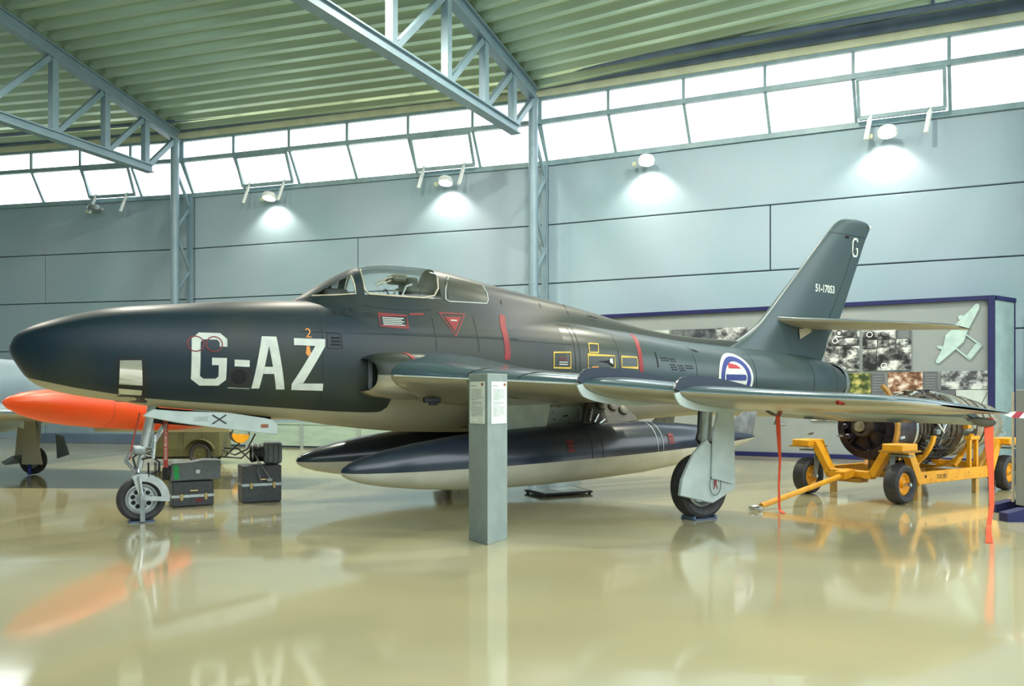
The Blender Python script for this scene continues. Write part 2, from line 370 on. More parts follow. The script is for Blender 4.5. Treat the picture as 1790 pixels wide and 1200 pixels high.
for k in (1, 2, 3, 4):
    t = TD[k]; fr = F[k]; o = p3(fr, 0); zb = 8.12
    r = thing('roof_truss', o, 0, tl[k], 'truss', 'radial roof trusses')
    def tp(s, z): return p3(-t*s, z)
    zt = lambda s: Z0[k]-.33+SL[k]*s
    MB().bar(tp(-.1, zt(-.1)), tp(23, zt(23)), .24, .06).bar(tp(-.1, zt(-.1)+.3), tp(23, zt(23)+.3), .24, .03).bar(tp(-.1, zt(-.1)+.15), tp(23, zt(23)+.15), .06, .3).build('top_chord', 'steel', r, False)
    MB().bar(tp(.95, zb), tp(23, zb), .26, .035).bar(tp(.95, zb-.2), tp(23, zb-.2), .26, .035).bar(tp(.95, zb-.1), tp(23, zb-.1), .12, .2).build('bottom_chord', 'steel', r, False)
    pv = 0
    for i, s in enumerate(tv):
        MB().bar(tp(s, zb), tp(s, zt(s)), .17, .17, (t.x, t.y, 0)).build('vertical', 'steel', r, False)
        p = tp(0.05, zt(0)-.02) if i == 0 else tp(tv[i-1]+.12, zt(tv[i-1])-.03)
        MB().bar(tp(s-.14 if i == 0 else s-.10, zb+.02), p, .13, .13).build('diagonal', 'steel', r, False)
# corrugated roof deck between the trusses, ribs along the eaves
def zr(k, s): return Z0[k]+SL[k]*s
for k in range(5):
    mb = MB(); pit = .40; s = -.75; j = 0; L0 = []; L1 = []
    while s < 23.5:
        for ds, dz in ((0, .15), (.36*pit, .15), (.52*pit, 0), (.84*pit, 0)):
            q = s+ds
            L0.append(p3(F[k]-TD[k]*q, zr(k, q)+dz)); L1.append(p3(F[k+1]-TD[k+1]*q, zr(k+1, q)+dz))
        s += pit
    n = len(L0)
    mb.add(L0+L1, [(i, i+1, n+i+1, n+i) for i in range(n-1)])
    o = mb.build('ceiling' if k == 0 else 'ceiling_bay', 'roof', smooth=False); struct(o)

# wall floodlights
lamp_pos = [(1, .70, False, 'unlit wall floodlight at the far left below the windows'), (2, .262, True, 'lit wall floodlight left of the canopy, above the nose lettering'),
            (2, .755, True, 'lit wall floodlight above the jet canopy'), (3, .244, True, 'lit wall floodlight right of the central column'),
            (3, .722, True, 'lit wall floodlight above the tail fin')]
for k, q, on, lab in lamp_pos:
    a, b = V[k], V[k+1]; d = (b-a); L = d.length; d.normalize(); n = Vector((-d.y, d.x)); pos = a+d*(L*q)-n*.02
    r = thing('wall_floodlight', p3(pos, 7.27), math.atan2(d.y, d.x), lab, 'lamp', 'wall floodlights')
    # local: x along wall, y outwards
    MB().tube([(0, .05, .12), (0, -.16, .12), (0, -.22, .06)], .03, 8).build('arm', 'white', r)
    hb = MB(); hb.rev([(0, .02), (.0, .20), (.08, .21), (.15, .17), (.17, .04)], (0, -.36, -.02), (0, .25, 1), 24); hb.build('housing', 'white' if on else 'steel_mid', r)
    MB().rev([(0, .001), (.001, .18)], (0, -.36, -.028), (0, .25, 1), 24).build('lens', 'lamp_lens' if on else 'lamp_off', r)
    MB().box((-.34, -.2, .02), (.09, .09, .09)).build('junction_box', 'cream_strip', r, False)
    if on:
        ld = bpy.data.lights.new('flood_beam', 'SPOT'); ld.energy = 175; ld.spot_size = math.radians(118); ld.spot_blend = .5; ld.color = (1, .86, .74); ld.shadow_soft_size = .12
        lo = bpy.data.objects.new('flood_beam', ld); col.objects.link(lo); lo.parent = r; lo.location = (0, -.36, -.09)
        lo.rotation_euler = (math.radians(22), 0, 0)

# fill lamps added above the frame to brighten the floor behind the jet
fill_lab = ['behind the dark jet cockpit', 'over the tail of the dark jet', 'behind the dark jet nose', 'over the engine trailer', 'over the silver jet', 'behind the dark jet wing']
for (x, y), lb in zip([(-3.6, 15.2), (5.4, 14.4), (-8.0, 15.4), (7.4, 10.6), (-12.6, 15.4), (.9, 15.0)], fill_lab):
    r = thing('added_fill_lamp', (x, y, 9.55), 0, 'round fill lamp added above the frame '+lb, 'lamp', 'added fill lamps above the frame')
    MB().rev([(0, .30), (.10, .29), (.24, .14), (.42, .12), (.44, .02)], (0, 0, 0), (0, 0, 1), 24).build('reflector', 'steel', r)
    MB().rev([(.02, .001), (.021, .27)], (0, 0, 0), (0, 0, 1), 24).build('lamp_lens', 'lamp_lens', r)
    MB().tube([(0, 0, .42), (0, 0, 1.3)], .012, 6).build('hanger_rod', 'steel', r)
    ld = bpy.data.lights.new('fill_lamp_light', 'AREA'); ld.shape = 'DISK'; ld.size = .5; ld.energy = 560; ld.color = (1, .95, .80)
    lo = bpy.data.objects.new('fill_lamp_light', ld); col.objects.link(lo); lo.parent = r; lo.location = (0, 0, -.03)

# ------------------------------------------------------------------ the dark reconnaissance jet (local x aft of nose wheel, y to its right, z up)
def lerp(tab,u):
    # monotone-ish cubic (catmull) interpolation
    xs=[t[0] for t in tab]; ys=[t[1] for t in tab]
    if u<=xs[0]: return ys[0]
    if u>=xs[-1]: return ys[-1]
    n=len(xs)
    for i in range(n-1):
        if u<=xs[i+1]: break
    h=xs[i+1]-xs[i]; t=(u-xs[i])/h
    d=(ys[i+1]-ys[i])/h
    def tan(k):
        if k==0: return (ys[1]-ys[0])/(xs[1]-xs[0])
        if k==n-1: return (ys[-1]-ys[-2])/(xs[-1]-xs[-2])
        a=(ys[k]-ys[k-1])/(xs[k]-xs[k-1]); b=(ys[k+1]-ys[k])/(xs[k+1]-xs[k])
        return 0.0 if a*b<=0 else 2*a*b/(a+b)
    m0,m1=tan(i),tan(i+1)
    return ys[i]*(2*t**3-3*t*t+1)+h*m0*(t**3-2*t*t+t)+ys[i+1]*(-2*t**3+3*t*t)+h*m1*(t**3-t*t)
ZT=[(-1.26,1.93),(-1.24,1.985),(-1.17,2.07),(-.99,2.17),(-.64,2.29),(-.26,2.38),(.33,2.45),(.95,2.52),(1.67,2.57),(2.4,2.585),(4.0,2.58),(5.5,2.52),(6.5,2.42),(8,2.29),(9,2.24),(10,2.19),(10.96,2.12),(11.4,2.04),(11.75,1.93)]
ZB=[(-1.26,1.89),(-1.24,1.83),(-1.2,1.75),(-1.11,1.61),(-.99,1.51),(-.73,1.43),(-.45,1.38),(-.23,1.35),(.02,1.30),(.8,1.22),(1.52,1.14),(2.22,1.03),(2.73,.97),(3.26,.93),(4.12,.91),(5.2,.95),(6.39,.99),(7.76,1.07),(8.58,1.09),(9.3,1.06),(10.15,1.04),(10.8,1.06),(11.2,1.16),(11.75,1.36)]
WW=[(-1.26,.02),(-1.24,.085),(-1.17,.17),(-1.05,.26),(-.85,.36),(-.5,.46),(-.1,.535),(.5,.60),(1.5,.67),(2.5,.72),(4,.74),(6,.71),(8,.64),(9.5,.585),(10.5,.54),(11.2,.45),(11.75,.33)]
ZM=[(-1.26,1.91),(-.9,1.88),(0,1.85),(2,1.82),(5,1.80),(8,1.72),(9.5,1.66),(11.75,1.64)]
NE=[(-1.26,2.0),(0,2.35),(2,2.4),(6,2.3),(8,2.1),(11.75,2.0)]
def side(u,z):
    W,zm,n=lerp(WW,u),lerp(ZM,u),lerp(NE,u)
    hh=(lerp(ZT,u)-zm) if z>=zm else (zm-lerp(ZB,u))
    r=min(1.0,abs(z-zm)/hh)
    return W*(1-r**n)**(1/n)
# spine/canopy
ST=[(1.60,2.55),(1.67,2.575),(1.97,2.77),(2.22,2.92),(2.42,3.02),(2.59,3.07),(2.73,3.10),(2.99,3.12),(3.26,3.12),(3.54,3.10),(3.82,3.06),(4.42,2.96),(5.05,2.86),(5.89,2.72),(6.39,2.63),(6.9,2.52),(7.35,2.45),(7.95,2.39),(8.58,2.36),(9.3,2.35)]
SW=[(1.60,.18),(1.8,.30),(2.2,.42),(2.6,.47),(3.3,.48),(4.0,.47),(5,.40),(6,.27),(6.6,.16),(7.2,.09),(9.3,.06)]
SB=[(1.60,2.30),(9.3,2.0)]
PL = [(-1.26, 0), (-1.12, 0), (-1.115, 1.60), (-.91, 1.55), (-.65, 1.49), (-.25, 1.42), (.01, 1.38), (.47, 1.34), (.88, 1.31), (1.52, 1.26), (2.05, 1.22), (2.52, 1.20), (2.62, 1.215), (2.69, 1.27), (2.71, 1.34), (2.74, 1.40), (3.2, 1.45), (6, 1.38), (7, 1.33), (8, 1.31), (9.5, 1.34), (11, 1.40), (11.75, 1.45)]
PHI = math.radians(30.5)
jet = thing('jet_aircraft', (-4.153, 8.973, 0), PHI, 'dark grey swept wing reconnaissance jet lettered G-AZ with pale belly', 'aircraft')
def sup(c, p): return math.copysign(abs(c)**p, c)
def body_ring(u, th):
    W, zm, n, zt, zb = lerp(WW, u), lerp(ZM, u), lerp(NE, u), lerp(ZT, u), lerp(ZB, u)
    y = W*sup(math.cos(th), 2/n); s = sup(math.sin(th), 2/n)
    return (u, y, zm+(zt-zm)*s if s >= 0 else zm+(zm-zb)*s)
def paint_th(u):
    zm, zb, n = lerp(ZM, u), lerp(ZB, u), lerp(NE, u); zp = lin(PL, u)
    return math.asin(min(1, max(0, (zm-zp)/(zm-zb)))**(n/2)) if zp > zb else PI/2
def lin(tab, u):
    for (x0, y0), (x1, y1) in zip(tab[:-1], tab[1:]):
        if u <= x1: return y0+(y1-y0)*max(0, (u-x0))/(x1-x0)
    return tab[-1][1]
us = [-1.26, -1.25, -1.24, -1.22, -1.2, -1.17, -1.14, -1.115]+[-1.08+.06*i for i in range(8)]+[-.58+.12*i for i in range(26)]
us += [2.56, 2.62, 2.66, 2.69, 2.71, 2.74]+[2.86+.15*i for i in range(59)]+[11.75]
us = sorted(set(round(x, 4) for x in us if x <= 11.75))
up_r, lo_r = [], []
for u in us:
    tp_ = paint_th(u); nu, nl = 40, 16
    up_r.append([body_ring(u, -tp_+(PI+2*tp_)*i/nu) for i in range(nu+1)])
    if u >= -1.1151: lo_r.append([body_ring(u, PI+tp_+(PI-2*tp_)*i/nl) for i in range(nl+1)])
fw = MB(); i6 = [i for i, u in enumerate(us) if u <= 5.4][-1]
fw.loft(up_r[:i6+1], False); fw.add(up_r[0], [tuple(range(len(up_r[0])))])
fus = fw.build('forward_fuselage', 'camo', jet, ang=60)
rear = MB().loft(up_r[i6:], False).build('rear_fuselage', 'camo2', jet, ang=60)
belly = MB().loft(lo_r, False).build('belly_skin', 'belly', jet, ang=60)
# tail pipe
tpz = 1.645
MB().rev([(-.02, .34), (.08, .33), (.10, .315), (.06, .30), (-.5, .27), (-.52, .01)], (11.74, 0, tpz), (1, 0, 0), 32).build('jet_pipe', 'steel_mid', jet)
def sp_zs(u): return 2.30
def sp_pt(u, th, grow=0):
    zs = sp_zs(u); W = lerp(SW, u)+grow; n = 2.25
    return (u, W*sup(math.cos(th), 2/n), zs+(lerp(ST, u)+grow-zs)*sup(math.sin(th), 2/n))
def sp_th(u, z):
    zs = sp_zs(u); r = min(1, max(0, (z-zs)/(lerp(ST, u)-zs))); return math.asin(r**(2.25/2))
def sill_z(u):
    zt = lerp(ST, u); return min(2.655 if u > 2.4 else 2.61+.05*(u-1.83)/.54, zt-.02)
SKZ = 2.15
def sk_w(u): return 0 if u < 1.6 else (1 if u < 4.5 else max(0, (5.7-u)/1.2))
def skl(u, z):        # flank between the body shoulder and the canopy sill
    z1 = sill_z(u); y1 = sp_pt(u, sp_th(u, z1))[1]; y0 = side(u, SKZ)+.002; t = min(1, max(0, (z-SKZ)/(z1-SKZ)))
    return y0+(y1-y0)*t+.012*math.sin(PI*t)
def flank(u, z):
    s = side(u, z); w_ = sk_w(u)
    return max(s, s+(skl(u, z)-s)*w_) if (w_ > 0 and SKZ < z < sill_z(u)) else s
def SD(u, z, off=.004):      # a point on the left flank
    return (u, -(side(u, z)+off), z)
def mark(name, vs, fs, m, off=.005, parent=None, step=.07, sgn=-1):
    return conform(vs, fs, lambda a, b: (a, sgn*(flank(a, b)+off), b), step).build(name, m, parent or fus, ang=60)
def poly(p): return p, [tuple(range(len(p)))]
# code letters G - A Z (strokes kept as convex pieces)
def pieces(ps):
    vs = []; fs = []
    for p in ps:
        o = len(vs); vs += p; fs.append(tuple(range(o, o+len(p))))
    return vs, fs
for sg in (-1, 1):
    mark('code_letter', *pieces([[(.515, 2.10), (.735, 2.10), (.70, 2.025), (.56, 2.025)], [(.735, 2.10), (.805, 2.035), (.725, 2.0), (.70, 2.025)], [(.805, 2.035), (.805, 1.95), (.725, 1.95), (.725, 2.0)],
        [(.515, 2.10), (.56, 2.025), (.53, 1.995), (.44, 2.03)], [(.44, 2.03), (.53, 1.995), (.525, 1.625), (.435, 1.59)], [(.435, 1.59), (.525, 1.625), (.56, 1.595), (.525, 1.52)],
        [(.525, 1.52), (.56, 1.595), (.685, 1.595), (.72, 1.52)], [(.72, 1.52), (.685, 1.595), (.715, 1.62), (.795, 1.585)], [(.795, 1.585), (.715, 1.62), (.715, 1.745), (.80, 1.825)], [(.80, 1.825), (.715, 1.745), (.645, 1.745), (.645, 1.825)]]), 'letters', sgn=sg)
    mark('code_dash', *poly([(.88, 1.81), (1.04, 1.805), (1.04, 1.73), (.88, 1.735)]), 'letters', sgn=sg)
    mark('code_letter', *pieces([[(1.175, 2.08), (1.335, 2.08), (1.295, 2.0), (1.225, 2.0)], [(1.175, 2.08), (1.255, 2.0), (1.155, 1.49), (1.07, 1.49)], [(1.335, 2.08), (1.435, 1.48), (1.34, 1.48), (1.245, 2.0)], [(1.205, 1.735), (1.305, 1.735), (1.315, 1.655), (1.19, 1.655)]]), 'letters', sgn=sg, off=.006)
    mark('code_letter', *pieces([[(1.53, 2.07), (1.89, 2.07), (1.885, 1.985), (1.53, 1.99)], [(1.78, 2.0), (1.885, 1.985), (1.64, 1.555), (1.51, 1.545)], [(1.51, 1.55), (1.87, 1.55), (1.87, 1.465), (1.51, 1.475)]]), 'letters', sgn=sg, off=.006)
for cx, cz in ((.48, 1.975), (.67, 1.975)): mark('red_ring', *outline(circ(cx, cz, .083), .012), 'red_dim', .008)
vs, fs = text2d('2', .16, .95); mark('step_number', [(x+1.70, y+2.13) for x, y in vs], fs, 'orange_mark')
mark('arrow_mark', *poly([(1.675, 1.985), (1.705, 1.985), (1.72, 1.90), (1.69, 1.86), (1.66, 1.90)]), 'orange_mark', .004)
for tx, cx, cz, sz in (('RF-84F-25 RE', 2.22, 2.455, .045), ('SER NO.51-17053', 2.26, 2.39, .062)):
    vs, fs = text2d(tx if tx[0] == 'S' else '25 RE', sz*1.35, .95); mark('serial_stencil', [(x+cx, y+cz) for x, y in vs], fs, 'black')
mark('placard_border', *outline([(2.59, 2.405), (2.95, 2.405), (2.95, 2.26), (2.59, 2.26)], .022), 'red_dim')
for j in range(5): mark('placard_line', *poly([(2.63, 2.372-.022*j), (2.91-.03*(j % 2), 2.372-.022*j), (2.91-.03*(j % 2), 2.362-.022*j), (2.63, 2.362-.022*j)]), 'letters')
mark('handle_recess', *poly([(3.0, 2.44), (3.19, 2.455), (3.19, 2.425), (3.0, 2.41)]), 'red_dim')
mark('ejection_triangle', *poly([(3.48, 2.42), (3.72, 2.43), (3.585, 2.23)]), 'red')
mark('triangle_edge', *outline([(3.42, 2.47), (3.78, 2.47), (3.585, 2.17)], .02), 'red_dim', .004)
mark('triangle_text', *poly([(3.555, 2.385), (3.645, 2.385), (3.645, 2.37), (3.555, 2.37)]), 'letters', .008)
mark('red_band', *outline([(4.37, 2.49), (4.335, 2.38), (4.325, 2.28), (4.325, 1.98), (4.31, 1.88)], .085, False), 'red', .004, step=.05)
mark('red_band', *outline([(6.70, 2.33), (6.63, 2.15), (6.61, 1.98), (6.61, 1.72)], .075, False), 'red', .004, rear, .05)
for q in ([(5.06, 2.0), (5.34, 2.01), (5.33, 1.79), (5.05, 1.79)], [(5.69, 2.15), (5.86, 2.145), (5.83, 2.02), (5.67, 2.02)], [(5.64, 1.985), (6.12, 1.98), (6.11, 1.79), (5.63, 1.79)], [(6.25, 1.975), (6.54, 1.97), (6.54, 1.815), (6.24, 1.82)]):
    mark('yellow_access_box', *outline(q, .017), 'yellow_line', .006, rear)
for j in range(4): mark('access_text', *poly([(5.14, 1.935-.03*j), (5.28, 1.935-.03*j), (5.28, 1.923-.03*j), (5.14, 1.923-.03*j)]), 'red_dim' if j < 2 else 'letters', .006, rear)
mark('cooling_scoop', *poly([(5.80, 1.895), (5.98, 1.91), (6.08, 1.955), (6.08, 1.82), (5.98, 1.875)]), 'dark_hole', .006, rear)
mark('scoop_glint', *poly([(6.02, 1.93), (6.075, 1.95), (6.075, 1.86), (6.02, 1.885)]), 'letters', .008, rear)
mark('orange_note', *poly([(5.70, 1.82), (5.82, 1.825), (5.82, 1.805), (5.70, 1.80)]), 'orange_mark', .006, rear)
hs = []
for (u0, z0, nc, nr) in ((7.02, 1.975, 4, 2), (7.21, 1.965, 3, 2), (7.2, 1.875, 3, 3), (7.36, 1.865, 3, 3), (7.52, 1.865, 4, 2)):
    for r_ in range(nr):
        for c_ in range(nc): hs.append(circ(u0+.042*c_+.02*r_, z0-.036*r_, .013, 6))
mark('vent_holes', *pieces(hs), 'dark_hole', .005, rear, 9)['kind'] = 'stuff'
mark('vent_slot', *poly([(6.925, 2.06), (6.945, 2.06), (6.955, 1.83), (6.935, 1.83)]), 'dark_hole', .005, rear)
mark('small_inlet', *poly([(7.76, 2.135), (7.84, 2.14), (7.92, 2.10), (7.86, 2.09)]), 'dark_hole', .006, rear)
for q in ([(1.92, 2.14), (2.09, 2.14), (2.09, 1.97), (1.92, 1.97)],): mark('vent_frame', *outline(q, .012), 'seam')
for j in range(3): mark('vent_slat', *poly([(1.96, 2.10-.04*j), (2.07, 2.10-.04*j), (2.07, 2.08-.04*j), (1.96, 2.08-.04*j)]), 'dark_hole')
# panel seams
for u0, z0, z1, par in ((1.86, 2.45, 1.3, fus), (3.3, 2.40, 1.98, fus), (3.9, 2.44, 1.98, fus), (5.42, 2.42, 1.76, rear), (5.50, 2.42, 1.76, rear), (6.2, 2.3, 1.72, rear), (7.75, 2.2, 1.6, rear), (9.1, 2.1, 1.5, rear), (10.6, 2.05, 1.4, rear), (11.35, 1.95, 1.4, rear), (-.95, 2.1, 1.58, fus)):
    mark('panel_seam', *outline([(u0, z0), (u0, (z0+z1)/2), (u0, z1)], .009, False), 'seam', .003, par, .05)
mark('panel_seam', *outline([(2.42, 2.52), (2.6, 2.49), (3.1, 2.485), (3.3, 2.50), (3.42, 2.55)], .008, False), 'seam', .003, fus, .05)
mark('panel_seam', *outline([(4.4, 2.15), (5.38, 2.12)], .008, False), 'seam', .003, fus, .05)
# camera ports in the nose
cw = mark('camera_window_rim', *poly([(-.285, 1.81), (-.005, 1.81), (.03, 1.325), (-.265, 1.345)]), 'black', .004, step=.05)
mark('camera_window', *poly([(-.255, 1.78), (-.05, 1.785), (-.035, 1.515), (-.258, 1.53)]), 'lens_pane', .010, step=.05)
mark('camera_window', *poly([(-.258, 1.485), (-.035, 1.465), (-.035, 1.41), (-.25, 1.425)]), 'lens_pane', .010, step=.05)
mark('camera_port', *poly([(.815, 1.72), (1.06, 1.72), (1.05, 1.485), (.815, 1.495)]), 'black', .003, step=.05)
mark('camera_port_lens', *poly(circ(.93, 1.62, .085, 20)), 'dark_hole', .006)
mark('port_sill', *poly([(.82, 1.505), (1.05, 1.495), (1.05, 1.48), (.82, 1.49)]), 'steel_mid', .008)
# national roundel
def rnd(p): return [(8.62+(a)*.40, 1.70+b*.40) for a, b in p]
mark('roundel', *poly(rnd(circ(0, 0, 1, 40))), 'letters', .005, rear, .05)
mark('roundel_blue', *outline(rnd(circ(0, 0, .76, 40)), .085), 'flag_blue', .008, rear, .05)
cl = [(-.54, .36), (-.36, .56), (0, .66), (.36, .56), (.54, .36)]
for s_ in (1, -1): mark('roundel_flag', *poly(rnd([(-.40, .36*s_), (.34, .36*s_), (.12, .50*s_), (-.40, .60*s_)])), 'flag_red', .008, rear, .05)
mark('roundel_cross', *poly(rnd([(-.58, .12), (.55, .12), (.60, .0), (.55, -.12), (-.58, -.12)])), 'flag_blue', .009, rear, .05)

# ---- spine, windscreen, canopy
sts = [1.60, 1.64, 1.68, 1.74, 1.80, 1.84, 1.92, 2.0, 2.1, 2.2, 2.3, 2.37, 2.40, 2.44, 2.47, 2.55, 2.65, 2.8, 2.95, 3.1, 3.25, 3.35, 3.42, 3.46, 3.5, 3.55, 3.6]+[3.7+.2*i for i in range(28)]+[9.3]
skin, wgl, cgl = MB(), MB(), MB()
rows_ = []
for u in sts:
    zt = lerp(ST, u); z1 = sill_z(u); z2 = max(z1+.001, zt-(.085 if u < 2.39 else .03))
    a1, a2 = sp_th(u, z1), sp_th(u, z2)
    ths = [a1*i/4 for i in range(4)]+[a1+(a2-a1)*i/6 for i in range(6)]+[a2+(PI/2-a2)*i/5 for i in range(6)]
    ths = ths+[PI-x for x in ths[-2::-1]]
    rw_ = [(u, sp_pt(u, 0)[1], 2.0)]+[sp_pt(u, x) for x in ths]+[(u, sp_pt(u, PI)[1], 2.0)]; w_ = sk_w(u)
    for j in range(5):
        z = SKZ-.06 if j == 0 else SKZ+(z1-SKZ)*(j-1)/4; y = side(u, SKZ)-.03 if j == 0 else skl(u, z); o_ = rw_[j]
        q_ = (u, o_[1]+(y-o_[1])*w_, o_[2]+(z-o_[2])*w_); rw_[j] = q_; rw_[-1-j] = (u, -q_[1], q_[2])
    rows_.append(rw_)
nn = len(rows_[0])
for i in range(len(sts)-1):
    um = (sts[i]+sts[i+1])/2
    for k in range(nn-1):
        kk = min(k, nn-2-k)     # 0 skirt, 1-4 below sill, 5-10 window band, >10 top
        q = [rows_[i][k], rows_[i][k+1], rows_[i+1][k+1], rows_[i+1][k]]
        tgt = skin
        if 1.84 < um < 2.36 and 5 <= kk <= 10: tgt = wgl
        if 2.47 < um < 3.5 and kk >= 5 and not (2.47 < um < 2.47): tgt = cgl
        tgt.add(q, [(0, 1, 2, 3)])
def weld(mb):
    d = {}; vs = []; mp = []
    for p in mb.v:
        kx = tuple(round(c, 5) for c in p)
        if kx not in d: d[kx] = len(vs); vs.append(p)
        mp.append(d[kx])
    mb.f = [tuple(mp[i] for i in q) for q in mb.f]; mb.v = vs; return mb
spine = weld(skin).build('dorsal_spine', 'camo', jet, ang=60)
weld(wgl).build('windscreen_glass', 'canopy', spine, ang=60)
cano = weld(cgl).build('canopy_glass', 'canopy', jet, ang=60)
def sp_strip(name, pts, r, m, parent, sgns=(-1, 1)):
    for sg in sgns:
        P = []
        for u, z in pts:
            th = sp_th(u, z); y = sp_pt(u, th)[1]; P.append((u, sg*(y+.004), z))
        MB().tube(P, r, 6).build(name, m, parent)
sp_strip('canopy_sill_edge', [(2.49, 3.0), (2.475, 2.72), (2.52, 2.665), (2.9, 2.66), (3.25, 2.66), (3.40, 2.70), (3.47, 2.80), (3.5, 2.95)], .012, 'cream_edge', cano)
sp_strip('windscreen_edge', [(1.87, 2.625), (2.1, 2.635), (2.355, 2.66), (2.36, 2.78), (2.35, 2.90)], .010, 'cream_edge', spine)
sp_strip('rear_window_edge', [(3.68, 2.98), (3.58, 2.80), (3.56, 2.66), (3.62, 2.635), (4.18, 2.645), (4.21, 2.70), (4.22, 2.80), (4.20, 2.90)], .009, 'letters', spine)
rw = MB(); rr_ = []
for u in [3.60+.06*i for i in range(11)]:
    z1, z2 = 2.65, min(lerp(ST, u)-.09, 2.66+(u-3.53)*2.6+.1)
    rr_.append([(u, -(sp_pt(u, sp_th(u, z1+(z2-z1)*j/6))[1]+.003), z1+(z2-z1)*j/6) for j in range(7)])
rw.loft(rr_, False).build('rear_window_panel', 'camo2', spine)
for u0 in (4.42, 5.1, 5.6):
    MB().tube([(u0, -sp_pt(u0, sp_th(u0, z))[1]-.001, z) for z in (2.5, 2.6, 2.7, lerp(ST, u0)-.03)], .006, 5).build('spine_seam', 'seam', spine)
MB().add([(5.92, -.27, 2.58), (6.16, -.235, 2.55), (6.16, -.225, 2.565), (5.98, -.262, 2.59)], [(0, 1, 2, 3)]).build('spine_slot', 'dark_hole', spine)
# cockpit fittings
seat = MB(); seat.box((3.24, 0, 2.66), (.16, .40, .30)); seat.box((3.22, 0, 2.86), (.16, .34, .20)); sto = bevel(seat.build('ejection_seat', 'seat', jet, False), .03)
bevel(MB().box((3.06, 0, 2.935), (.22, .30, .11)).build('headrest_shroud', 'olive_metal', sto, False), .04)
for y in (-.12, .12):
    MB().tube([(2.98, y, 2.95), (2.88, y, 2.93), (2.80, y, 2.87), (2.84, y, 2.855), (2.93, y, 2.90)], .009, 6).build('face_blind_loop', 'cream_edge', sto)
    MB().tube([(3.14, y*1.5, 2.62), (3.07, y*1.5, 2.72), (3.12, y*1.5, 2.83), (3.2, y*1.5, 2.86)], .014, 6).build('harness_strap', 'letters', sto)
MB().box((3.0, 0, 2.62), (.3, .42, .10)).build('seat_cushion', 'black', sto, False)
MB().tube([(2.86, -.22, 2.60), (2.85, -.22, 2.72), (2.82, -.22, 2.765), (2.78, -.22, 2.74)], .014, 6).build('control_lever', 'black', jet)
bevel(MB().box((2.18, 0, 2.66), (.34, .44, .16)).build('instrument_coaming', 'black', jet, False), .05)
bevel(MB().box((2.20, 0, 2.78), (.10, .12, .14)).build('gunsight', 'steel_mid', jet, False), .02)
MB().tube([(2.5, -.40, 2.66), (3.4, -.42, 2.655)], .018, 6).build('sill_rail', 'letters', jet)
MB().add([sp_pt(3.5, PI*i/16) for i in range(17)], [tuple(range(17))]).build('canopy_bulkhead', 'olive_metal', jet)
MB().add([sp_pt(1.86, PI*i/16) for i in range(17)], [tuple(range(17))]).build('forward_bulkhead', 'olive_metal', jet)

# ---- wings
def naca(x): return 10*(.2969*math.sqrt(x)-.126*x-.3516*x*x+.2843*x**3-.1036*x**4)
SEC = [(.45, 2.52, 5.80, 1.665, .34, .30), (.80, 2.52, 5.88, 1.665, .34, .30), (1.05, 2.56, 5.98, 1.655, .285, .27), (1.4, 2.87, 6.15, 1.632, .225, .215), (1.9, 3.32, 6.39, 1.598, .17, .175),
       (2.74, 4.09, 6.79, 1.54, .125, .145), (3.5, 4.79, 7.145, 1.45, .105, .13), (4.3, 5.52, 7.57, 1.40, .09, .11), (4.9, 6.07, 7.93, 1.362, .075, .09), (5.03, 6.22, 8.01, 1.352, .062, .072), (5.10, 6.42, 8.05, 1.34, .04, .045), (5.13, 6.75, 8.07, 1.315, .012, .012)]
INC = .075
xs = [.5*(1-math.cos(PI*i/22)) for i in range(23)]
def sec_at(v):
    return tuple(lerp([(s[0], s[j]) for s in SEC], v) for j in range(1, 6))
def wsurf(v, x, upper):
    le, te, z, tu, tl_ = sec_at(v); u = le+(te-le)*x; zc = z-INC*(u-le)
    return u, zc+(naca(x)*tu if upper else -naca(x)*tl_)
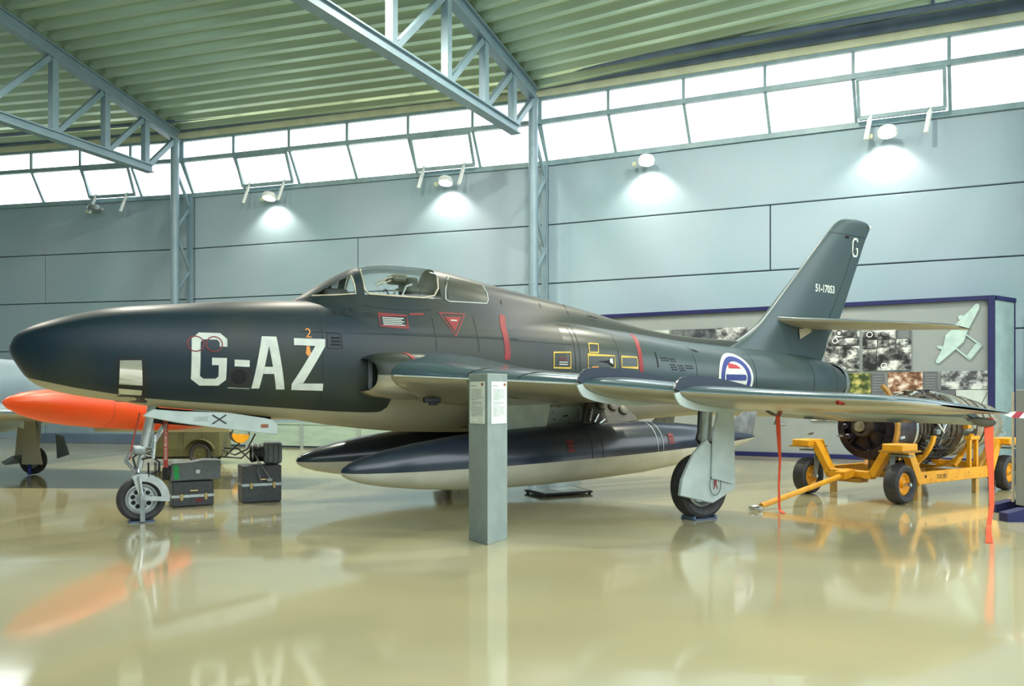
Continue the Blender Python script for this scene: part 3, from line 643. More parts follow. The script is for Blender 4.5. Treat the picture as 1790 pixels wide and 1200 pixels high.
def wing(sg):     # sg -1 = port (towards the camera side)
    vs_ = [.45, .62, .80, .92, 1.05, 1.2, 1.4, 1.65, 1.9, 2.3, 2.74, 3.1, 3.5, 3.9, 4.3, 4.6, 4.9, 5.0, 5.03, 5.07, 5.10, 5.12, 5.13]
    def ring(v, upper):
        lim = .77 if 3.12 < v < 4.98 else 1     # aileron bay cut away aft of its hinge
        return [(wsurf(v, x*1.0, upper)[0], sg*v, wsurf(v, x, upper)[1]) for x in xs]
    up = MB().loft([ring(v, True) for v in vs_], False)
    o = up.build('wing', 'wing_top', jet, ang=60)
    lo = MB().loft([ring(v, False) for v in vs_], False).build('lower_wing_skin', 'belly_shine', o, ang=60)
    # boundary-layer fences wrap the leading edge
    for v0 in (2.74, 3.50):
        for upper, m in ((True, 'tank_dark'), (False, 'pale_door')):
            H_ = .11 if upper else .085; rows = []
            ln = .62 if upper else .42
            for k in range(21):
                x = ln*(k/20)**2; u, z = wsurf(v0, x, upper); hh = H_*(1-(k/20)**3)*(1 if k else 1)
                fx = -.075*(1-k/20)**3
                rows.append([(u, sg*v0, z), (u+fx-.0*hh, sg*v0, z+(hh if upper else -hh)*min(1, .25+k/5))])
            P = [r[1] for r in rows]+[r[0] for r in rows[::-1]]
            tq = .012
            mb = MB()
            for s_ in (-tq, tq):
                b0 = len(mb.v); mb.v += [(p[0], p[1]+s_, p[2]) for r in rows for p in r]
                mb.f += [(b0+2*i, b0+2*i+1, b0+2*i+3, b0+2*i+2) for i in range(20)]
            n_ = len(rows)*2
            mb.f += [(2*i+1, 2*i+3, n_+2*i+3, n_+2*i+1) for i in range(20)]
            mb.build('wing_fence', m, o, ang=30)
    # drooped aileron with end fairings
    al = MB(); rows = []
    for v in (3.12, 3.16, 3.6, 4.2, 4.7, 4.90, 4.94):
        le, te, z, tu, tl_ = sec_at(v); c = te-le; uh = le+.78*c; zh = z-INC*(uh-le)-.02; L = .24*c
        e = 1 if 3.14 < v < 4.92 else .35
        rows.append([(uh-.02, sg*v, zh+.04*e), (uh+L*.3, sg*v, zh-.012), (uh+L+.03, sg*v, zh-.30*L-.015), (uh+L*.5, sg*v, zh-.20*L-.055*e), (uh, sg*v, zh-.055*e)])
    al.loft(rows, True, True, True).build('aileron', 'wing_top', o, ang=30)
    for v, L, dz in ((3.08, .40, -.05), (4.97, .50, -.045)):
        le, te, z, tu, tl_ = sec_at(v); u0 = te-.42; zz = z-INC*(u0-le)-.04
        MB().loft([[(u0+L*x, sg*v+r*.06*math.cos(a), zz+dz-.10*x*L+r*(.075 if math.sin(a) < 0 else .03)*math.sin(a)) for a in [2*PI*k/10 for k in range(10)]] for x, r in ((0, .05), (.15, .6), (.4, 1), (.8, .8), (1, .05))], True, True, True).build('hinge_fairing', 'brake', o)
    if sg < 0:
        u, z = wsurf(4.62, .02, False); MB().rev([(0, .005), (.02, .03), (.09, .035), (.13, .005)], (u-.02, -4.62, z+.01), (1, -.3, 0), 10).build('navigation_light', 'red', o)
        MB().tube([(wsurf(v, .0, True)[0]-.003, -v, wsurf(v, 0, True)[1]-.008) for v in (1.1, 1.6, 2.2, 2.72)], .009, 6).build('leading_edge_strip', 'letters', o)
        # red walkway line on the intake roof and skin seams
        def on_up(u, v):
            le, te = sec_at(v)[:2]; x = min(1, max(0, (u-le)/(te-le))); return (u, -v, wsurf(v, x, True)[1]+.004)
        for v in (1.75, 2.2): MB().tube([on_up(sec_at(v)[0]+(sec_at(v)[1]-sec_at(v)[0])*x, v) for x in (.0, .01, .03, .08, .2, .4)], .005, 5).build('skin_seam', 'seam', o)
        MB().tube([(wsurf(1.75, x, False)[0], -1.75, wsurf(1.75, x, False)[1]-.003) for x in (0, .01, .03, .08, .2, .4)], .006, 5).build('skin_seam', 'seam', o)
        for u, v in ((3.05, 1.12), (3.75, 1.42)):
            x = (u-sec_at(v)[0])/(sec_at(v)[1]-sec_at(v)[0]); z = wsurf(v, x, False)[1]
            bevel(MB().box((u, -v, z-.035), (.22, .05, .07)).box((u+.02, -v, z-.08), (.12, .03, .04)).build('stores_bracket', 'black', o, False), .01, 1)
    # intake mouth
    yo = 1.06; rings = []
    def dring(u, g, vin, vo, zt, zb_):
        R_ = []
        for k in range(28):
            a = 2*PI*k/28; cx = vin+(vo-vin)*.42; rx = (vo-cx) if math.cos(a) > 0 else (cx-vin)
            R_.append((u+.42*max(0, cx+rx*math.cos(a)-.70), sg*(cx+g*rx*sup(math.cos(a), .8)), (zt+zb_)/2+g*(zt-zb_)/2*sup(math.sin(a), .8)))
        return R_
    RR = [dring(3.35, 1.0, .50, 1.06, 1.87, 1.40), dring(3.1, 1.0, .54, 1.08, 1.915, 1.375), dring(2.85, 1.0, .56, 1.09, 1.935, 1.36), dring(2.62, 1.0, .56, 1.08, 1.93, 1.37), dring(2.42, 1.0, .56, 1.04, 1.905, 1.395), dring(2.32, .96, .56, 1.01, 1.875, 1.43), dring(2.30, .90, .56, 1.0, 1.865, 1.44)]
    ito = MB().loft([r_[:15] for r_ in RR], False).build('intake_lip', 'camo', jet, ang=50)
    MB().loft([(r_+r_[:1])[14:] for r_ in RR], False).build('lower_intake_lip', 'belly_shine', ito, ang=50)
    MB().loft([dring(2.302, .90, .56, 1.0, 1.865, 1.44), dring(2.36, .84, .56, 1.0, 1.865, 1.44), dring(2.9, .78, .56, 1.0, 1.86, 1.44)], True, False, True).build('intake_duct', 'dark_hole', ito)
    MB().box((2.42, sg*.74, 1.66), (.05, .02, .34)).build('intake_splitter', 'steel_mid', ito, False)
    if sg < 0:
        ra, rb_ = dring(2.70, 1.015, .56, 1.085, 1.932, 1.366), dring(2.745, 1.015, .56, 1.088, 1.933, 1.364)
        MB().loft([[ra[k], rb_[k]] for k in range(0, 7)], False).build('red_line', 'red', ito)
    return o
wingL = wing(-1); wingR = wing(1)
# ---- fin and tailplane
FLE = [(2.05, 8.7), (2.25, 9.0), (2.37, 9.27), (2.47, 9.47), (2.68, 9.78), (3.14, 10.26), (3.72, 10.86), (4.22, 11.37), (4.53, 11.70), (4.68, 11.90), (4.75, 12.10), (4.77, 12.35)]
FTE = [(2.05, 11.45), (2.19, 11.53), (2.48, 11.64), (2.87, 11.97), (3.37, 12.22), (3.90, 12.48), (4.48, 12.76), (4.62, 12.85), (4.70, 12.82), (4.75, 12.70), (4.77, 12.5)]
FTH = [(2.05, .16), (2.4, .11), (2.9, .095), (3.8, .07), (4.5, .055), (4.7, .042), (4.75, .022), (4.77, .006)]
zsf = [2.05, 2.15, 2.25, 2.31, 2.37, 2.42, 2.47, 2.57, 2.68, 2.9, 3.14, 3.4, 3.72, 4.0, 4.22, 4.4, 4.53, 4.62, 4.68, 4.72, 4.75, 4.77]
def finy(u, z):
    le, te = lerp(FLE, z), lerp(FTE, z); x = min(1, max(0, (u-le)/(te-le))); return lerp(FTH, z)*naca(x)
fr_ = []
for z in zsf:
    le, te = lerp(FLE, z), lerp(FTE, z)
    R_ = [(le+(te-le)*x, -finy(le+(te-le)*x, z), z) for x in xs]; fr_.append(R_+[(p[0], -p[1], p[2]) for p in R_[-2:0:-1]])
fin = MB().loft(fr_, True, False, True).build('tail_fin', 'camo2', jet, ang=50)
def fmark(name, vs, fs, m, sg=-1): return conform(vs, fs, lambda a, b: (a, sg*(finy(a, b)+.004), b), .1).build(name, m, fin)
for sg in (-1, 1):
    gx, gz = 12.37, 4.225
    g_ = [(.13, .13), (.09, .19), (-.05, .19), (-.11, .12), (-.11, -.12), (-.05, -.19), (.09, -.19), (.13, -.13), (.13, -.02), (.05, -.02)]
    fmark('fin_letter', *outline([(gx+a*.66, gz+b*.85) for a, b in g_], .036, False), 'letters', sg)
    vs, fs = text2d('51-17053', .19, .80, .006); fmark('fin_serial', [(-sg*x+11.47, y+3.37) for x, y in vs], fs, 'letters', sg)
    fmark('rudder_seam', *outline([(11.62, 2.85), (12.05, 3.6), (12.42, 4.40)], .010, False), 'seam', sg)
    fmark('fin_tip_seam', *outline([(11.62, 4.44), (12.2, 4.44), (12.74, 4.44)], .012, False), 'seam', sg)
MB().rev([(0, .005), (.03, .03), (.10, .03), (.14, .005)], (12.04, -.05, 4.40), (1, 0, 0), 10).build('fin_fairing', 'dark_hole', fin)
MB().rev([(0, .03), (.06, .03), (.08, .01)], (12.80, 0, 4.66), (1, 0, .05), 10).build('tail_light', 'letters', fin)
def tailplane(sg):
    S = [(.02, 10.12, 11.62, .085), (.3, 10.36, 11.72, .075), (1.2, 11.06, 12.08, .055), (1.9, 11.62, 12.36, .042), (2.12, 11.84, 12.45, .03), (2.2, 12.05, 12.47, .008)]
    def z_(u, v): return 2.775-.10*(u-10.12)-.012*v
    R1 = []; R2 = []
    for v, le, te, t_ in S:
        R1.append([(le+(te-le)*x, sg*v, z_(le+(te-le)*x, v)+naca(x)*t_) for x in xs]); R2.append([(le+(te-le)*x, sg*v, z_(le+(te-le)*x, v)-naca(x)*t_) for x in xs])
    o = MB().loft(R1, False).build('tailplane', 'camo2', jet, ang=50)
    MB().loft(R2, False).build('lower_tailplane_skin', 'belly', o, ang=50)
    MB().add([(10.72, sg*.105, 2.60), (11.02, sg*.095, 2.64), (11.08, sg*.09, 2.57), (10.74, sg*.105, 2.42)], [(0, 1, 2, 3)]).build('pivot_plate', 'cream_edge', o)
tailplane(-1); tailplane(1)
# ---- drop tanks
TP = [(0, .0), (.004, .05), (.015, .095), (.04, .155), (.08, .215), (.14, .28), (.22, .335), (.31, .372), (.40, .385), (.55, .383), (.66, .36), (.76, .305), (.85, .225), (.93, .13), (.98, .06), (1, .015)]
def tank(sg):
    o_ = Vector((1.99, sg*.93, .525)); ax = Vector((6.7, 0, .24)); L = ax.length
    pr = [(L*x, r) for x, r in TP]; ap = math.radians(99)
    up = MB().rev(pr, o_, ax, 28, -ap, ap).build('drop_tank', 'tank_dark', jet, ang=50)
    MB().rev(pr, o_, ax, 24, ap, 2*PI-ap).build('tank_belly', 'tank_pale', up, ang=50)
    for xx in (.49, .515, .66, .675):
        r = lerp(TP, xx)+.003; MB().rev([(L*xx, r), (L*xx+.012, r)], o_, ax, 28, -ap, ap).build('tank_seam', 'steel_mid' if xx > .6 else 'seam', up)
    for a in (0, PI/2, -PI/2):
        c = Vector((0, math.sin(a), math.cos(a))); b = o_+ax*.90
        mb = MB(); P = [b+c*.10, b+c*.42+Vector((.42, 0, 0)), b+c*.42+Vector((.72, 0, 0)), b+c*.03+Vector((.62, 0, 0))]
        nrm = Vector((1, 0, 0)).cross(c)*.012; mb.slab([p-nrm for p in P], [p+nrm for p in P]); 
        if a == 0: mb.build('tank_fin', 'steel_mid', up, False)
    # stencilled red marks on the flank
    for xx in (.44, .70):
        for j in range(3):
            r = lerp(TP, xx)+.004; a = math.radians(62+j*9); p = o_+ax*xx
            q = p+Vector((0, sg*r*math.sin(a), r*math.cos(a)))
            mb = MB(); w_ = .05; d_ = Vector((0, sg*math.cos(a), -math.sin(a)))*.022; e_ = Vector((1, 0, .03))*w_
            mb.slab([q-e_-d_, q+e_-d_, q+e_+d_, q-e_+d_], [x+Vector((0, sg*.003, .001)) for x in (q-e_-d_, q+e_-d_, q+e_+d_, q-e_+d_)]).build('red_stencil', 'red_dim', up, False)
    # pylon
    P = [(3.75, .86), (4.75, .88), (4.85, 1.42), (3.85, 1.46)]
    MB().slab([(u, sg*.93-.05, z) for u, z in P], [(u, sg*.93+.05, z) for u, z in P]).build('pylon', 'pale_door', jet, False)
tank(-1); tank(1)
# ---- open air brake panels under the wing root
for sg in (-1, 1):
    P = [(5.36, 1.04), (5.60, 1.38), (5.80, 1.40), (6.10, 1.34), (6.34, 1.12), (6.36, 1.05), (5.80, 1.02), (5.47, .93), (5.38, .95)]
    yv = lambda z: sg*(1.02-.30*(z-.95)/.45)
    mb = MB().slab([(u, yv(z), z) for u, z in P], [(u, yv(z)-sg*.04, z) for u, z in P]); ab = bevel(mb.build('air_brake', 'brake', jet, False), .01, 1)
    for cx, cz in ((5.80, 1.27), (5.98, 1.255), (6.14, 1.20)):
        y0 = yv(cz); MB().rev([(0, .075), (.03, .07), (.045, .045), (.047, .001)], (cx, y0, cz), (0, sg, .6), 16).build('pressed_boss', 'olive_metal', ab)
    for j in range(3):
        p, q = (5.48+.07*j, 1.06-.02*j), (5.60+.075*j, 1.22-.07*j)
        MB().tube([(p[0], yv(p[1])+sg*.01, p[1]), (q[0], yv(q[1])+sg*.01, q[1])], .02, 8).build('stiffener', 'steel_bright', ab)
    MB().tube([(5.9, sg*.72, 1.10), (6.1, sg*.86, 1.17)], .03, 8).build('jack', 'steel_bright', ab)
# belly equipment fairing between the tanks
bevel(MB().slab([(4.45, -.62, .96), (5.65, -.62, .98), (5.62, -.60, 1.30), (4.45, -.60, 1.30)], [(4.45, .62, .96), (5.65, .62, .98), (5.62, .60, 1.30), (4.45, .60, 1.30)]).build('belly_fairing', 'pale_door', jet, False), .06, 3)
random.seed(3)
for j in range(16):
    u, z = random.uniform(4.5, 5.5), random.uniform(1.0, 1.28); w_ = random.uniform(.012, .05)
    MB().box((u, -.627, z), (w_, .012, .012)).build('rivet_scuff', 'black', belly, False)
vs, fs = text2d('X', .16); MB().add([(3.86+x, -(side(3.86, .99)+.02), 1.0+y*.6) for x, y in vs], fs).build('belly_stencil', 'black', belly)
# ---- landing gear
def wheel(par, c, R, wd, ax=(0, 1, 0), hub='alu', rim=.62, spokes=0, tn='tyre'):
    h_ = wd/2
    MB().rev([(-h_*.55, R*rim), (-h_*.9, R*(rim+.1)), (-h_, R*.84), (-h_*.8, R*.95), (-h_*.35, R), (h_*.35, R), (h_*.8, R*.95), (h_, R*.84), (h_*.9, R*(rim+.1)), (h_*.55, R*rim)], c, ax, 40).build(tn, 'rubber', par)
    hb = MB().rev([(-h_*.5, R*(rim+.01)), (-h_*.62, R*(rim-.06)), (-h_*.25, R*(rim-.14)), (-h_*.22, R*.2), (-h_*.6, R*.16), (-h_*.6, .001)], c, ax, 32)
    hb.rev([(h_*.5, R*(rim+.01)), (h_*.62, R*(rim-.06)), (h_*.25, R*(rim-.14)), (h_*.22, R*.2), (h_*.6, R*.16), (h_*.6, .001)], c, ax, 32)
    ho = hb.build('hub', hub, par)
    if spokes:
        A = Vector(ax).normalized(); e1 = A.orthogonal().normalized(); e2 = A.cross(e1)
        for sd in (-1, 1):
            for k in range(spokes):
                a = 2*PI*k/spokes; p = Vector(c)+(e1*math.cos(a)+e2*math.sin(a))*R*.36+A*sd*h_*.235
                MB().rev([(0, R*.10), (h_*.06*sd, R*.09), (h_*.062*sd, .001)], p, A, 12).build('lightening_hole', 'dark_hole', ho)
def maingear(sg):
    u0, v0 = 5.53, 3.08*sg
    st = MB().tube([(5.575, v0, 1.45), (5.55, v0, .95), (5.54, v0, .70)], [.085, .08, .065], 16)
    st.tube([(5.54, v0, .72), (5.53, v0, .45)], .05, 10); so = st.build('main_gear_leg', 'alu', jet)
    wheel(so, (u0, v0-sg*.06, .375), .375, .22, hub='alu')
    MB().tube([(5.56, v0-sg*.12, .42), (u0, v0-sg*.06, .375), (u0, v0+sg*.12, .375)], .04, 8).build('axle', 'steel_mid', so)
    MB().tube([(5.46, v0+sg*.02, 1.34), (5.44, v0+sg*.02, 1.0), (5.41, v0+sg*.02, .92), (5.49, v0, .86)], .014, 6).build('brake_hose', 'black', so)
    MB().tube([(5.58, v0-.07, .88), (5.46, v0, .80), (5.54, v0, .66)], .025, 6).build('torque_link', 'black', so)
    Pd = [(5.62, 1.33), (5.85, 1.33), (5.87, .50), (5.865, .45), (5.82, .40), (5.50, .48), (5.52, .95), (5.56, 1.12)]
    do = bevel(MB().slab([(u, v0+sg*.17, z) for u, z in Pd], [(u, v0+sg*.145, z) for u, z in Pd]).build('gear_door', 'pale_door', so, False), .008, 1)
    Pc = [(5.46, .92), (5.38, .86), (5.27, .77), (5.17, .62), (5.09, .48), (5.06, .31), (5.55, .195), (5.90, .34), (5.90, .46), (5.70, .60), (5.55, .85)]
    co = bevel(MB().slab([(u, v0+sg*(.12+.03*(1-abs(z-.5))), z) for u, z in Pc], [(u, v0+sg*.09, z) for u, z in Pc]).build('wheel_cover', 'pale_door', so, False), .01, 1)
    MB().tube([(5.56+.085*math.cos(a), v0+sg*.166, .41+.12*math.sin(a)) for a in [2*PI*k/24 for k in range(25)]], .004, 5).build('cover_ring', 'seam', co)
    mb = MB(); mb.slab([(5.545, v0+sg*.165, .46), (5.575, v0+sg*.165, .46), (5.575, v0+sg*.165, .41), (5.545, v0+sg*.165, .41)], [(5.545, v0+sg*.17, .46), (5.575, v0+sg*.17, .46), (5.575, v0+sg*.17, .41), (5.545, v0+sg*.17, .41)])
    mb.bar((5.55, v0+sg*.168, .41), (5.535, v0+sg*.168, .36), .01, .006).bar((5.57, v0+sg*.168, .41), (5.59, v0+sg*.168, .36), .01, .006); mb.build('red_tag', 'red', co, False)
maingear(-1); maingear(1)
ng = MB().tube([(.13, 0, 1.35), (.09, 0, 1.13), (.03, 0, .83)], [.06, .055, .05], 14); ng.tube([(.03, 0, .86), (-.02, 0, .60)], .035, 10)
ngo = ng.build('nose_gear_leg', 'alu', jet)
wheel(ngo, (0, 0, .255), .255, .15, hub='alu', rim=.66, spokes=9)
MB().tube([(-.03, -.0, .62), (-.04, -.02, .54), (-.03, -.11, .50), (-.0, -.115, .26)], .022, 8).tube([(-.04, .02, .54), (-.03, .11, .50), (-.0, .115, .26)], .022, 8).build('wheel_fork', 'steel_bright', ngo)
MB().tube([(.0, -.13, .255), (0, .13, .255)], .03, 10).build('axle', 'steel_mid', ngo)
gd = MB(); gp = [(.285*math.cos(a), .255+.285*math.sin(a)) for a in [math.radians(x) for x in range(-8, 120, 8)]]; gq = [(.20*math.cos(a), .255+.20*math.sin(a)) for a in [math.radians(x) for x in range(-8, 120, 8)]]
for (a, b), (c, d), (e, g), (h_, k) in zip(gp[:-1], gp[1:], gq[:-1], gq[1:]): gd.slab([(a, -.09, b), (c, -.09, d), (h_, -.09, k), (e, -.09, g)], [(a, -.10, b), (c, -.10, d), (h_, -.10, k), (e, -.10, g)])
gd.bar((.02, -.10, .27), (.21, -.10, .25), .05, .012, (0, 1, 0)).bar((.0, -.10, .28), (-.06, -.10, .46), .05, .012, (0, 1, 0)).build('wheel_guard', 'alu', ngo, False)
MB().tube([(.32, 0, 1.22), (.10, 0, .82)], .028, 8).build('drag_strut', 'steel_bright', ngo)
MB().tube([(-.02, -.05, 1.22), (-.10, -.05, .86), (-.12, -.05, .70)], .008, 6).build('cable', 'ribbon_red', ngo)
sc_ = MB(); sc_.rev([(0, .01), (.005, .055), (.13, .055), (.15, .03), (.16, .001)], (.12, -.06, .52), (0, 0, 1), 16).build('shimmy_damper', 'steel_mid', ngo)
MB().rev([(0, .07), (.03, .08), (.1, .08), (.13, .06)], (-.03, 0, .52), (0, 0, 1), 14).rev([(0, .05), (.1, .06)], (-.01, 0, .66), (0, 0, 1), 14).build('steering_collar', 'steel_mid', ngo)
MB().tube([(.0, -.05, .70), (.10, -.07, .72), (.18, -.06, .66), (.17, -.05, .56), (.05, -.04, .50)], .012, 6).tube([(-.02, -.06, .78), (-.09, -.05, .72), (-.06, -.05, .6)], .012, 6).build('hydraulic_line', 'black', ngo)
bevel(MB().box((-.03, 0, .80), (.14, .16, .10)).build('leg_casting', 'steel_mid', ngo, False), .03)
for q in ([(-.09, -.04, .80), (-.16, -.04, .68), (-.06, -.04, .56)], [(-.09, .04, .80), (-.16, .04, .68), (-.06, .04, .56)]): MB().tube(q, .02, 6).build('torque_link', 'steel_mid', ngo)
MB().tube([(.13, -.07, .97), (.11, -.07, .70)], .022, 8).build('retraction_jack', 'steel_bright', ngo)
MB().rev([(0, .075), (.03, .075)], (.02, 0, .90), (0, 0, 1), 14).build('leg_clamp', 'steel_mid', ngo)
for a in range(5): MB().tube([(.12+.065*math.cos(a*1.26), -.06+.065*math.sin(a*1.26), .50), (.12+.065*math.cos(a*1.26), -.06+.065*math.sin(a*1.26), .66)], .006, 5).build('damper_cage_rod', 'black', ngo)
Pn = [(-.02, 1.185), (.03, 1.225), (.09, 1.26), (.20, 1.25), (.38, 1.235), (.88, 1.215), (1.30, 1.145), (1.39, 1.12), (1.44, 1.06), (1.435, .945), (.72, 1.045), (.32, 1.11)]
nd = bevel(MB().slab([(u, -.30, z) for u, z in Pn], [(u, -.275, z) for u, z in Pn]).build('nose_gear_door', 'pale_door', jet, False), .008, 1)
for sgn_ in (-1, 1): MB().bar((.78-.075*sgn_, -.304, 1.19), (.78+.075*sgn_, -.304, 1.09), .014, .006, (0, 1, 0)).build('door_cross', 'black', nd, False)
bevel(MB().box((1.285, -.304, 1.055), (.085, .006, .04)).build('door_plate', 'logo', nd, False), .002, 1)
for j in range(3): MB().box((.58, -.303, 1.165-.018*j), (.16-.02*(j % 2), .004, .006)).build('door_text_line', 'print', nd, False)
MB().slab([(.12, -.05, 1.10), (1.4, -.05, .98), (1.42, -.05, 1.16), (.12, -.05, 1.28)], [(.12, .05, 1.10), (1.4, .05, .98), (1.42, .05, 1.16), (.12, .05, 1.28)]).build('wheel_bay', 'dark_hole', jet, False)
# probes and pipes beneath the tail
MB().tube([(10.2, -.1, 1.06), (10.1, -.1, .92), (10.35, -.1, .90)], .03, 8).build('tail_skid', 'steel_mid', jet)
def W(u, v, z):      # aircraft coordinates (v to port) -> world
    c, s = math.cos(PHI), math.sin(PHI); return Vector((-4.153+u*c+v*s, 8.973+u*s-v*c, z))

# ------------------------------------------------------------------ museum stands under the wheels
for (u, v, lab, hgt) in ((0, 0, 'steel prop and floor plate under the nose wheel of the dark jet', .30), (5.53, 3.02, 'flat steel wheel plate under the near main wheel of the dark jet', .05), (5.53, -3.02, 'flat steel wheel plate under the far main wheel of the dark jet', .05)):
    p = W(u, v, 0); r = thing('wheel_stand', p, PHI, lab, 'stand', 'wheel stands of the dark jet')
    bevel(MB().box((0, 0, .008), (.34 if hgt < .1 else .26, .24, .016)).build('floor_plate', 'steel_dark', r, False), .003, 1)
    if hgt > .1: MB().bar((0, -.13, .016), (0, -.13, hgt), .05, .03, (0, 1, 0)).build('prop_bar', 'steel_mid', r, False)
    else:
        MB().box((-.16, 0, .03), (.03, .2, .03)).build('chock_bar', 'steel_dark', r, False); MB().box((.16, 0, .03), (.03, .2, .03)).build('chock_bar', 'steel_dark', r, False)

# ------------------------------------------------------------------ ribbons
def ribbon(name, pts, wd, m, lab, cat, across, th=.003):
    """flat strip through pts (world), widths wd[i], width direction across"""
    A = Vector(across).normalized(); r0 = []
    o = Vector(pts[0]); n_ = len(pts)
    for i, p in enumerate(pts):
        p = Vector(p); t = (Vector(pts[min(i+1, n_-1)])-Vector(pts[max(i-1, 0)])).normalized(); nr = t.cross(A).normalized()*th
        h_ = A*wd[i]/2; r0.append([p-h_-nr-o, p+h_-nr-o, p+h_+nr-o, p-h_+nr-o])
    ob = MB().loft(r0, True, True, True).build(name, m, None, False, loc=o); return tag(ob, lab, cat)
a_ = W(6.73, 3.10, 1.25); b_ = W(6.80, 3.07, .0)
ribbon('warning_ribbon', [a_, a_*.75+b_*.25+Vector((.01, 0, 0)), a_*.5+b_*.5+Vector((.02, 0, 0)), a_*.25+b_*.75, Vector((b_.x, b_.y, .02)), Vector((b_.x-.01, b_.y-.10, .006)), Vector((b_.x-.02, b_.y-.22, .006))], [.055, .055, .03, .025, .03, .045, .05], 'ribbon', 'thin orange ribbon hanging from the wing beside the near main wheel', 'ribbon', (1, .15, 0))
a_ = W(7.90, 4.97, 1.17); fx = Vector((-.04, -1, 0))
pp = [a_, a_-Vector((0, .01, .3)), a_-Vector((-.01, .03, .6)), a_-Vector((.0, .06, .95)), Vector((a_.x-.06, a_.y-.11, .03)), Vector((a_.x-.165, a_.y-.28, .006)), Vector((a_.x-.39, a_.y-.66, .006)), Vector((a_.x-.625, a_.y-1.06, .006))]
ribbon('warning_ribbon', pp, [.11, .10, .065, .055, .055, .06, .06, .075], 'ribbon', 'long orange ribbon hanging from the wing tip with its end on the floor', 'ribbon', (1, .1, 0))
a_ = W(.24, .10, 1.15); rb = ribbon('warning_streamer', [a_, a_-Vector((0, 0, .2)), a_-Vector((0, 0, .4)), a_-Vector((0, 0, .56))], [.052]*4, 'ribbon_red', 'red lettered streamer with black end hanging behind the nose leg', 'streamer', (1, 0, 0))
vs, fs = text2d('REMOVE BEFORE FLIGHT', .040, .92)
MB().add([(y, -.006, -.26+x) for x, y in vs], fs).build('streamer_text', 'letters', rb, False)
MB().box((-.004, 0, -.62), (.058, .012, .14)).build('streamer_end', 'black', rb, False)
# barrier tape from the wing tip to the panel stand on the right
A0, A1 = W(7.98, 5.11, 1.215), Vector((6.05, 8.85, 1.16)); A1 = Vector((5.90, 8.75, 1.17)); dirr = (A1-A0)
tp0 = thing('barrier_tape', A0, 0, 'red and white barrier tape tied from the wing tip to the panel at right', 'tape')
segs = 6
for i in range(segs):
    p, q = dirr*(i/segs), dirr*((i+1)/segs); k = .035*min(1, i+.4); k2 = .035; sk = dirr.normalized()*.035
    P = [p-Vector((0, 0, k))-sk, q-Vector((0, 0, k2))-sk, q+Vector((0, 0, k2))+sk, p+Vector((0, 0, k))+sk]
    nb = dirr.cross(Vector((0, 0, 1))).normalized()*.002
    MB().slab([x-nb for x in P], [x+nb for x in P]).build('tape_band', 'white' if i % 2 == 0 else 'tape_red', tp0, False)

# ------------------------------------------------------------------ information pillar in front of the wing
pn, plf, prt = Vector((-.23, 7.54, 0)), Vector((-.425, 7.85, 0)), Vector((-.045, 7.88, 0))
pil = thing('information_pillar', pn, 0, 'slim pale grey information pillar with two notices before the wing', 'pillar')
bev = MB().slab([Vector((0, 0, 0)), prt-pn, plf-pn], [Vector((0, 0, 1.62)), prt-pn+Vector((0, 0, 1.62)), plf-pn+Vector((0, 0, 1.62))]).build('pillar_body', 'stand_grey', pil, False); bevel(bev, .004, 1)
def on_face(a, b, s0, s1, z0, z1, off):
    d = (b-a); n_ = Vector((d.y, -d.x, 0)).normalized()
    if n_.y > 0: n_ = -n_
    P = [a-pn+d*s0+n_*off+Vector((0, 0, z0)), a-pn+d*s1+n_*off+Vector((0, 0, z0)), a-pn+d*s1+n_*off+Vector((0, 0, z1)), a-pn+d*s0+n_*off+Vector((0, 0, z1))]
    return MB().slab(P, [p-n_*(off+.001 if off < .012 else .004) for p in P])
for a, b, s0, s1 in ((plf, pn, .10, .86), (pn, prt, .17, .93)):
    sh = on_face(a, b, s0, s1, 1.14, 1.545, .006).build('notice_sheet', 'paper', pil, False)
    w_ = s1-s0
    on_face(a, b, s0+.08*w_, s0+.40*w_, 1.500, 1.509, .0075).build('notice_heading', 'print', sh, False)
    random.seed(5 if a == plf else 6)
    for z0, nl in ((1.468, 9), (1.345, 3), (1.30, 8)):
        for j in range(nl):
            on_face(a, b, s0+.10*w_, s0+(.90-random.random()*.12 if j < nl-1 else .5)*w_, z0-.0125*j, z0-.0125*j+.0045, .0075).build('notice_text_line', 'print', sh, False)
    on_face(a, b, s0+.80*w_, s0+.93*w_, 1.505, 1.53, .008).build('notice_logo', 'logo', sh, False)

# ------------------------------------------------------------------ floor sign under the tanks
q = [Vector((.18, 11.61, 0)), Vector((.42, 11.09, 0)), Vector((1.16, 11.48, 0)), Vector((.93, 12.11, 0))]; cen = sum(q, Vector())/4
fsn = thing('floor_sign', cen, 0, 'flat black framed sign with white pages lying on the floor', 'sign')
def shrink(Q, k): return [p*k for p in Q]
Q = [p-cen for p in q]
def up_(Q, z): return [p+Vector((0, 0, z)) for p in Q]
bevel(MB().slab(up_(Q, .02), up_(Q, .045)).build('sign_frame', 'black', fsn, False), .004, 1)
I = shrink(Q, .88)
def mixq(a, b, t): return a*(1-t)+b*t
t0, t1 = .36, .39
MB().slab(up_([I[0], I[1], mixq(I[1], I[2], t0), mixq(I[0], I[3], t0)], .044), up_([I[0], I[1], mixq(I[1], I[2], t0), mixq(I[0], I[3], t0)], .050)).build('sign_page', 'page', fsn, False)
MB().slab(up_([mixq(I[0], I[3], t1), mixq(I[1], I[2], t1), I[2], I[3]], .044), up_([mixq(I[0], I[3], t1), mixq(I[1], I[2], t1), I[2], I[3]], .050)).build('sign_page', 'page', fsn, False)
for p in Q: MB().box(p*.9+Vector((0, 0, .011)), (.04, .04, .022)).build('sign_foot', 'black', fsn, False)

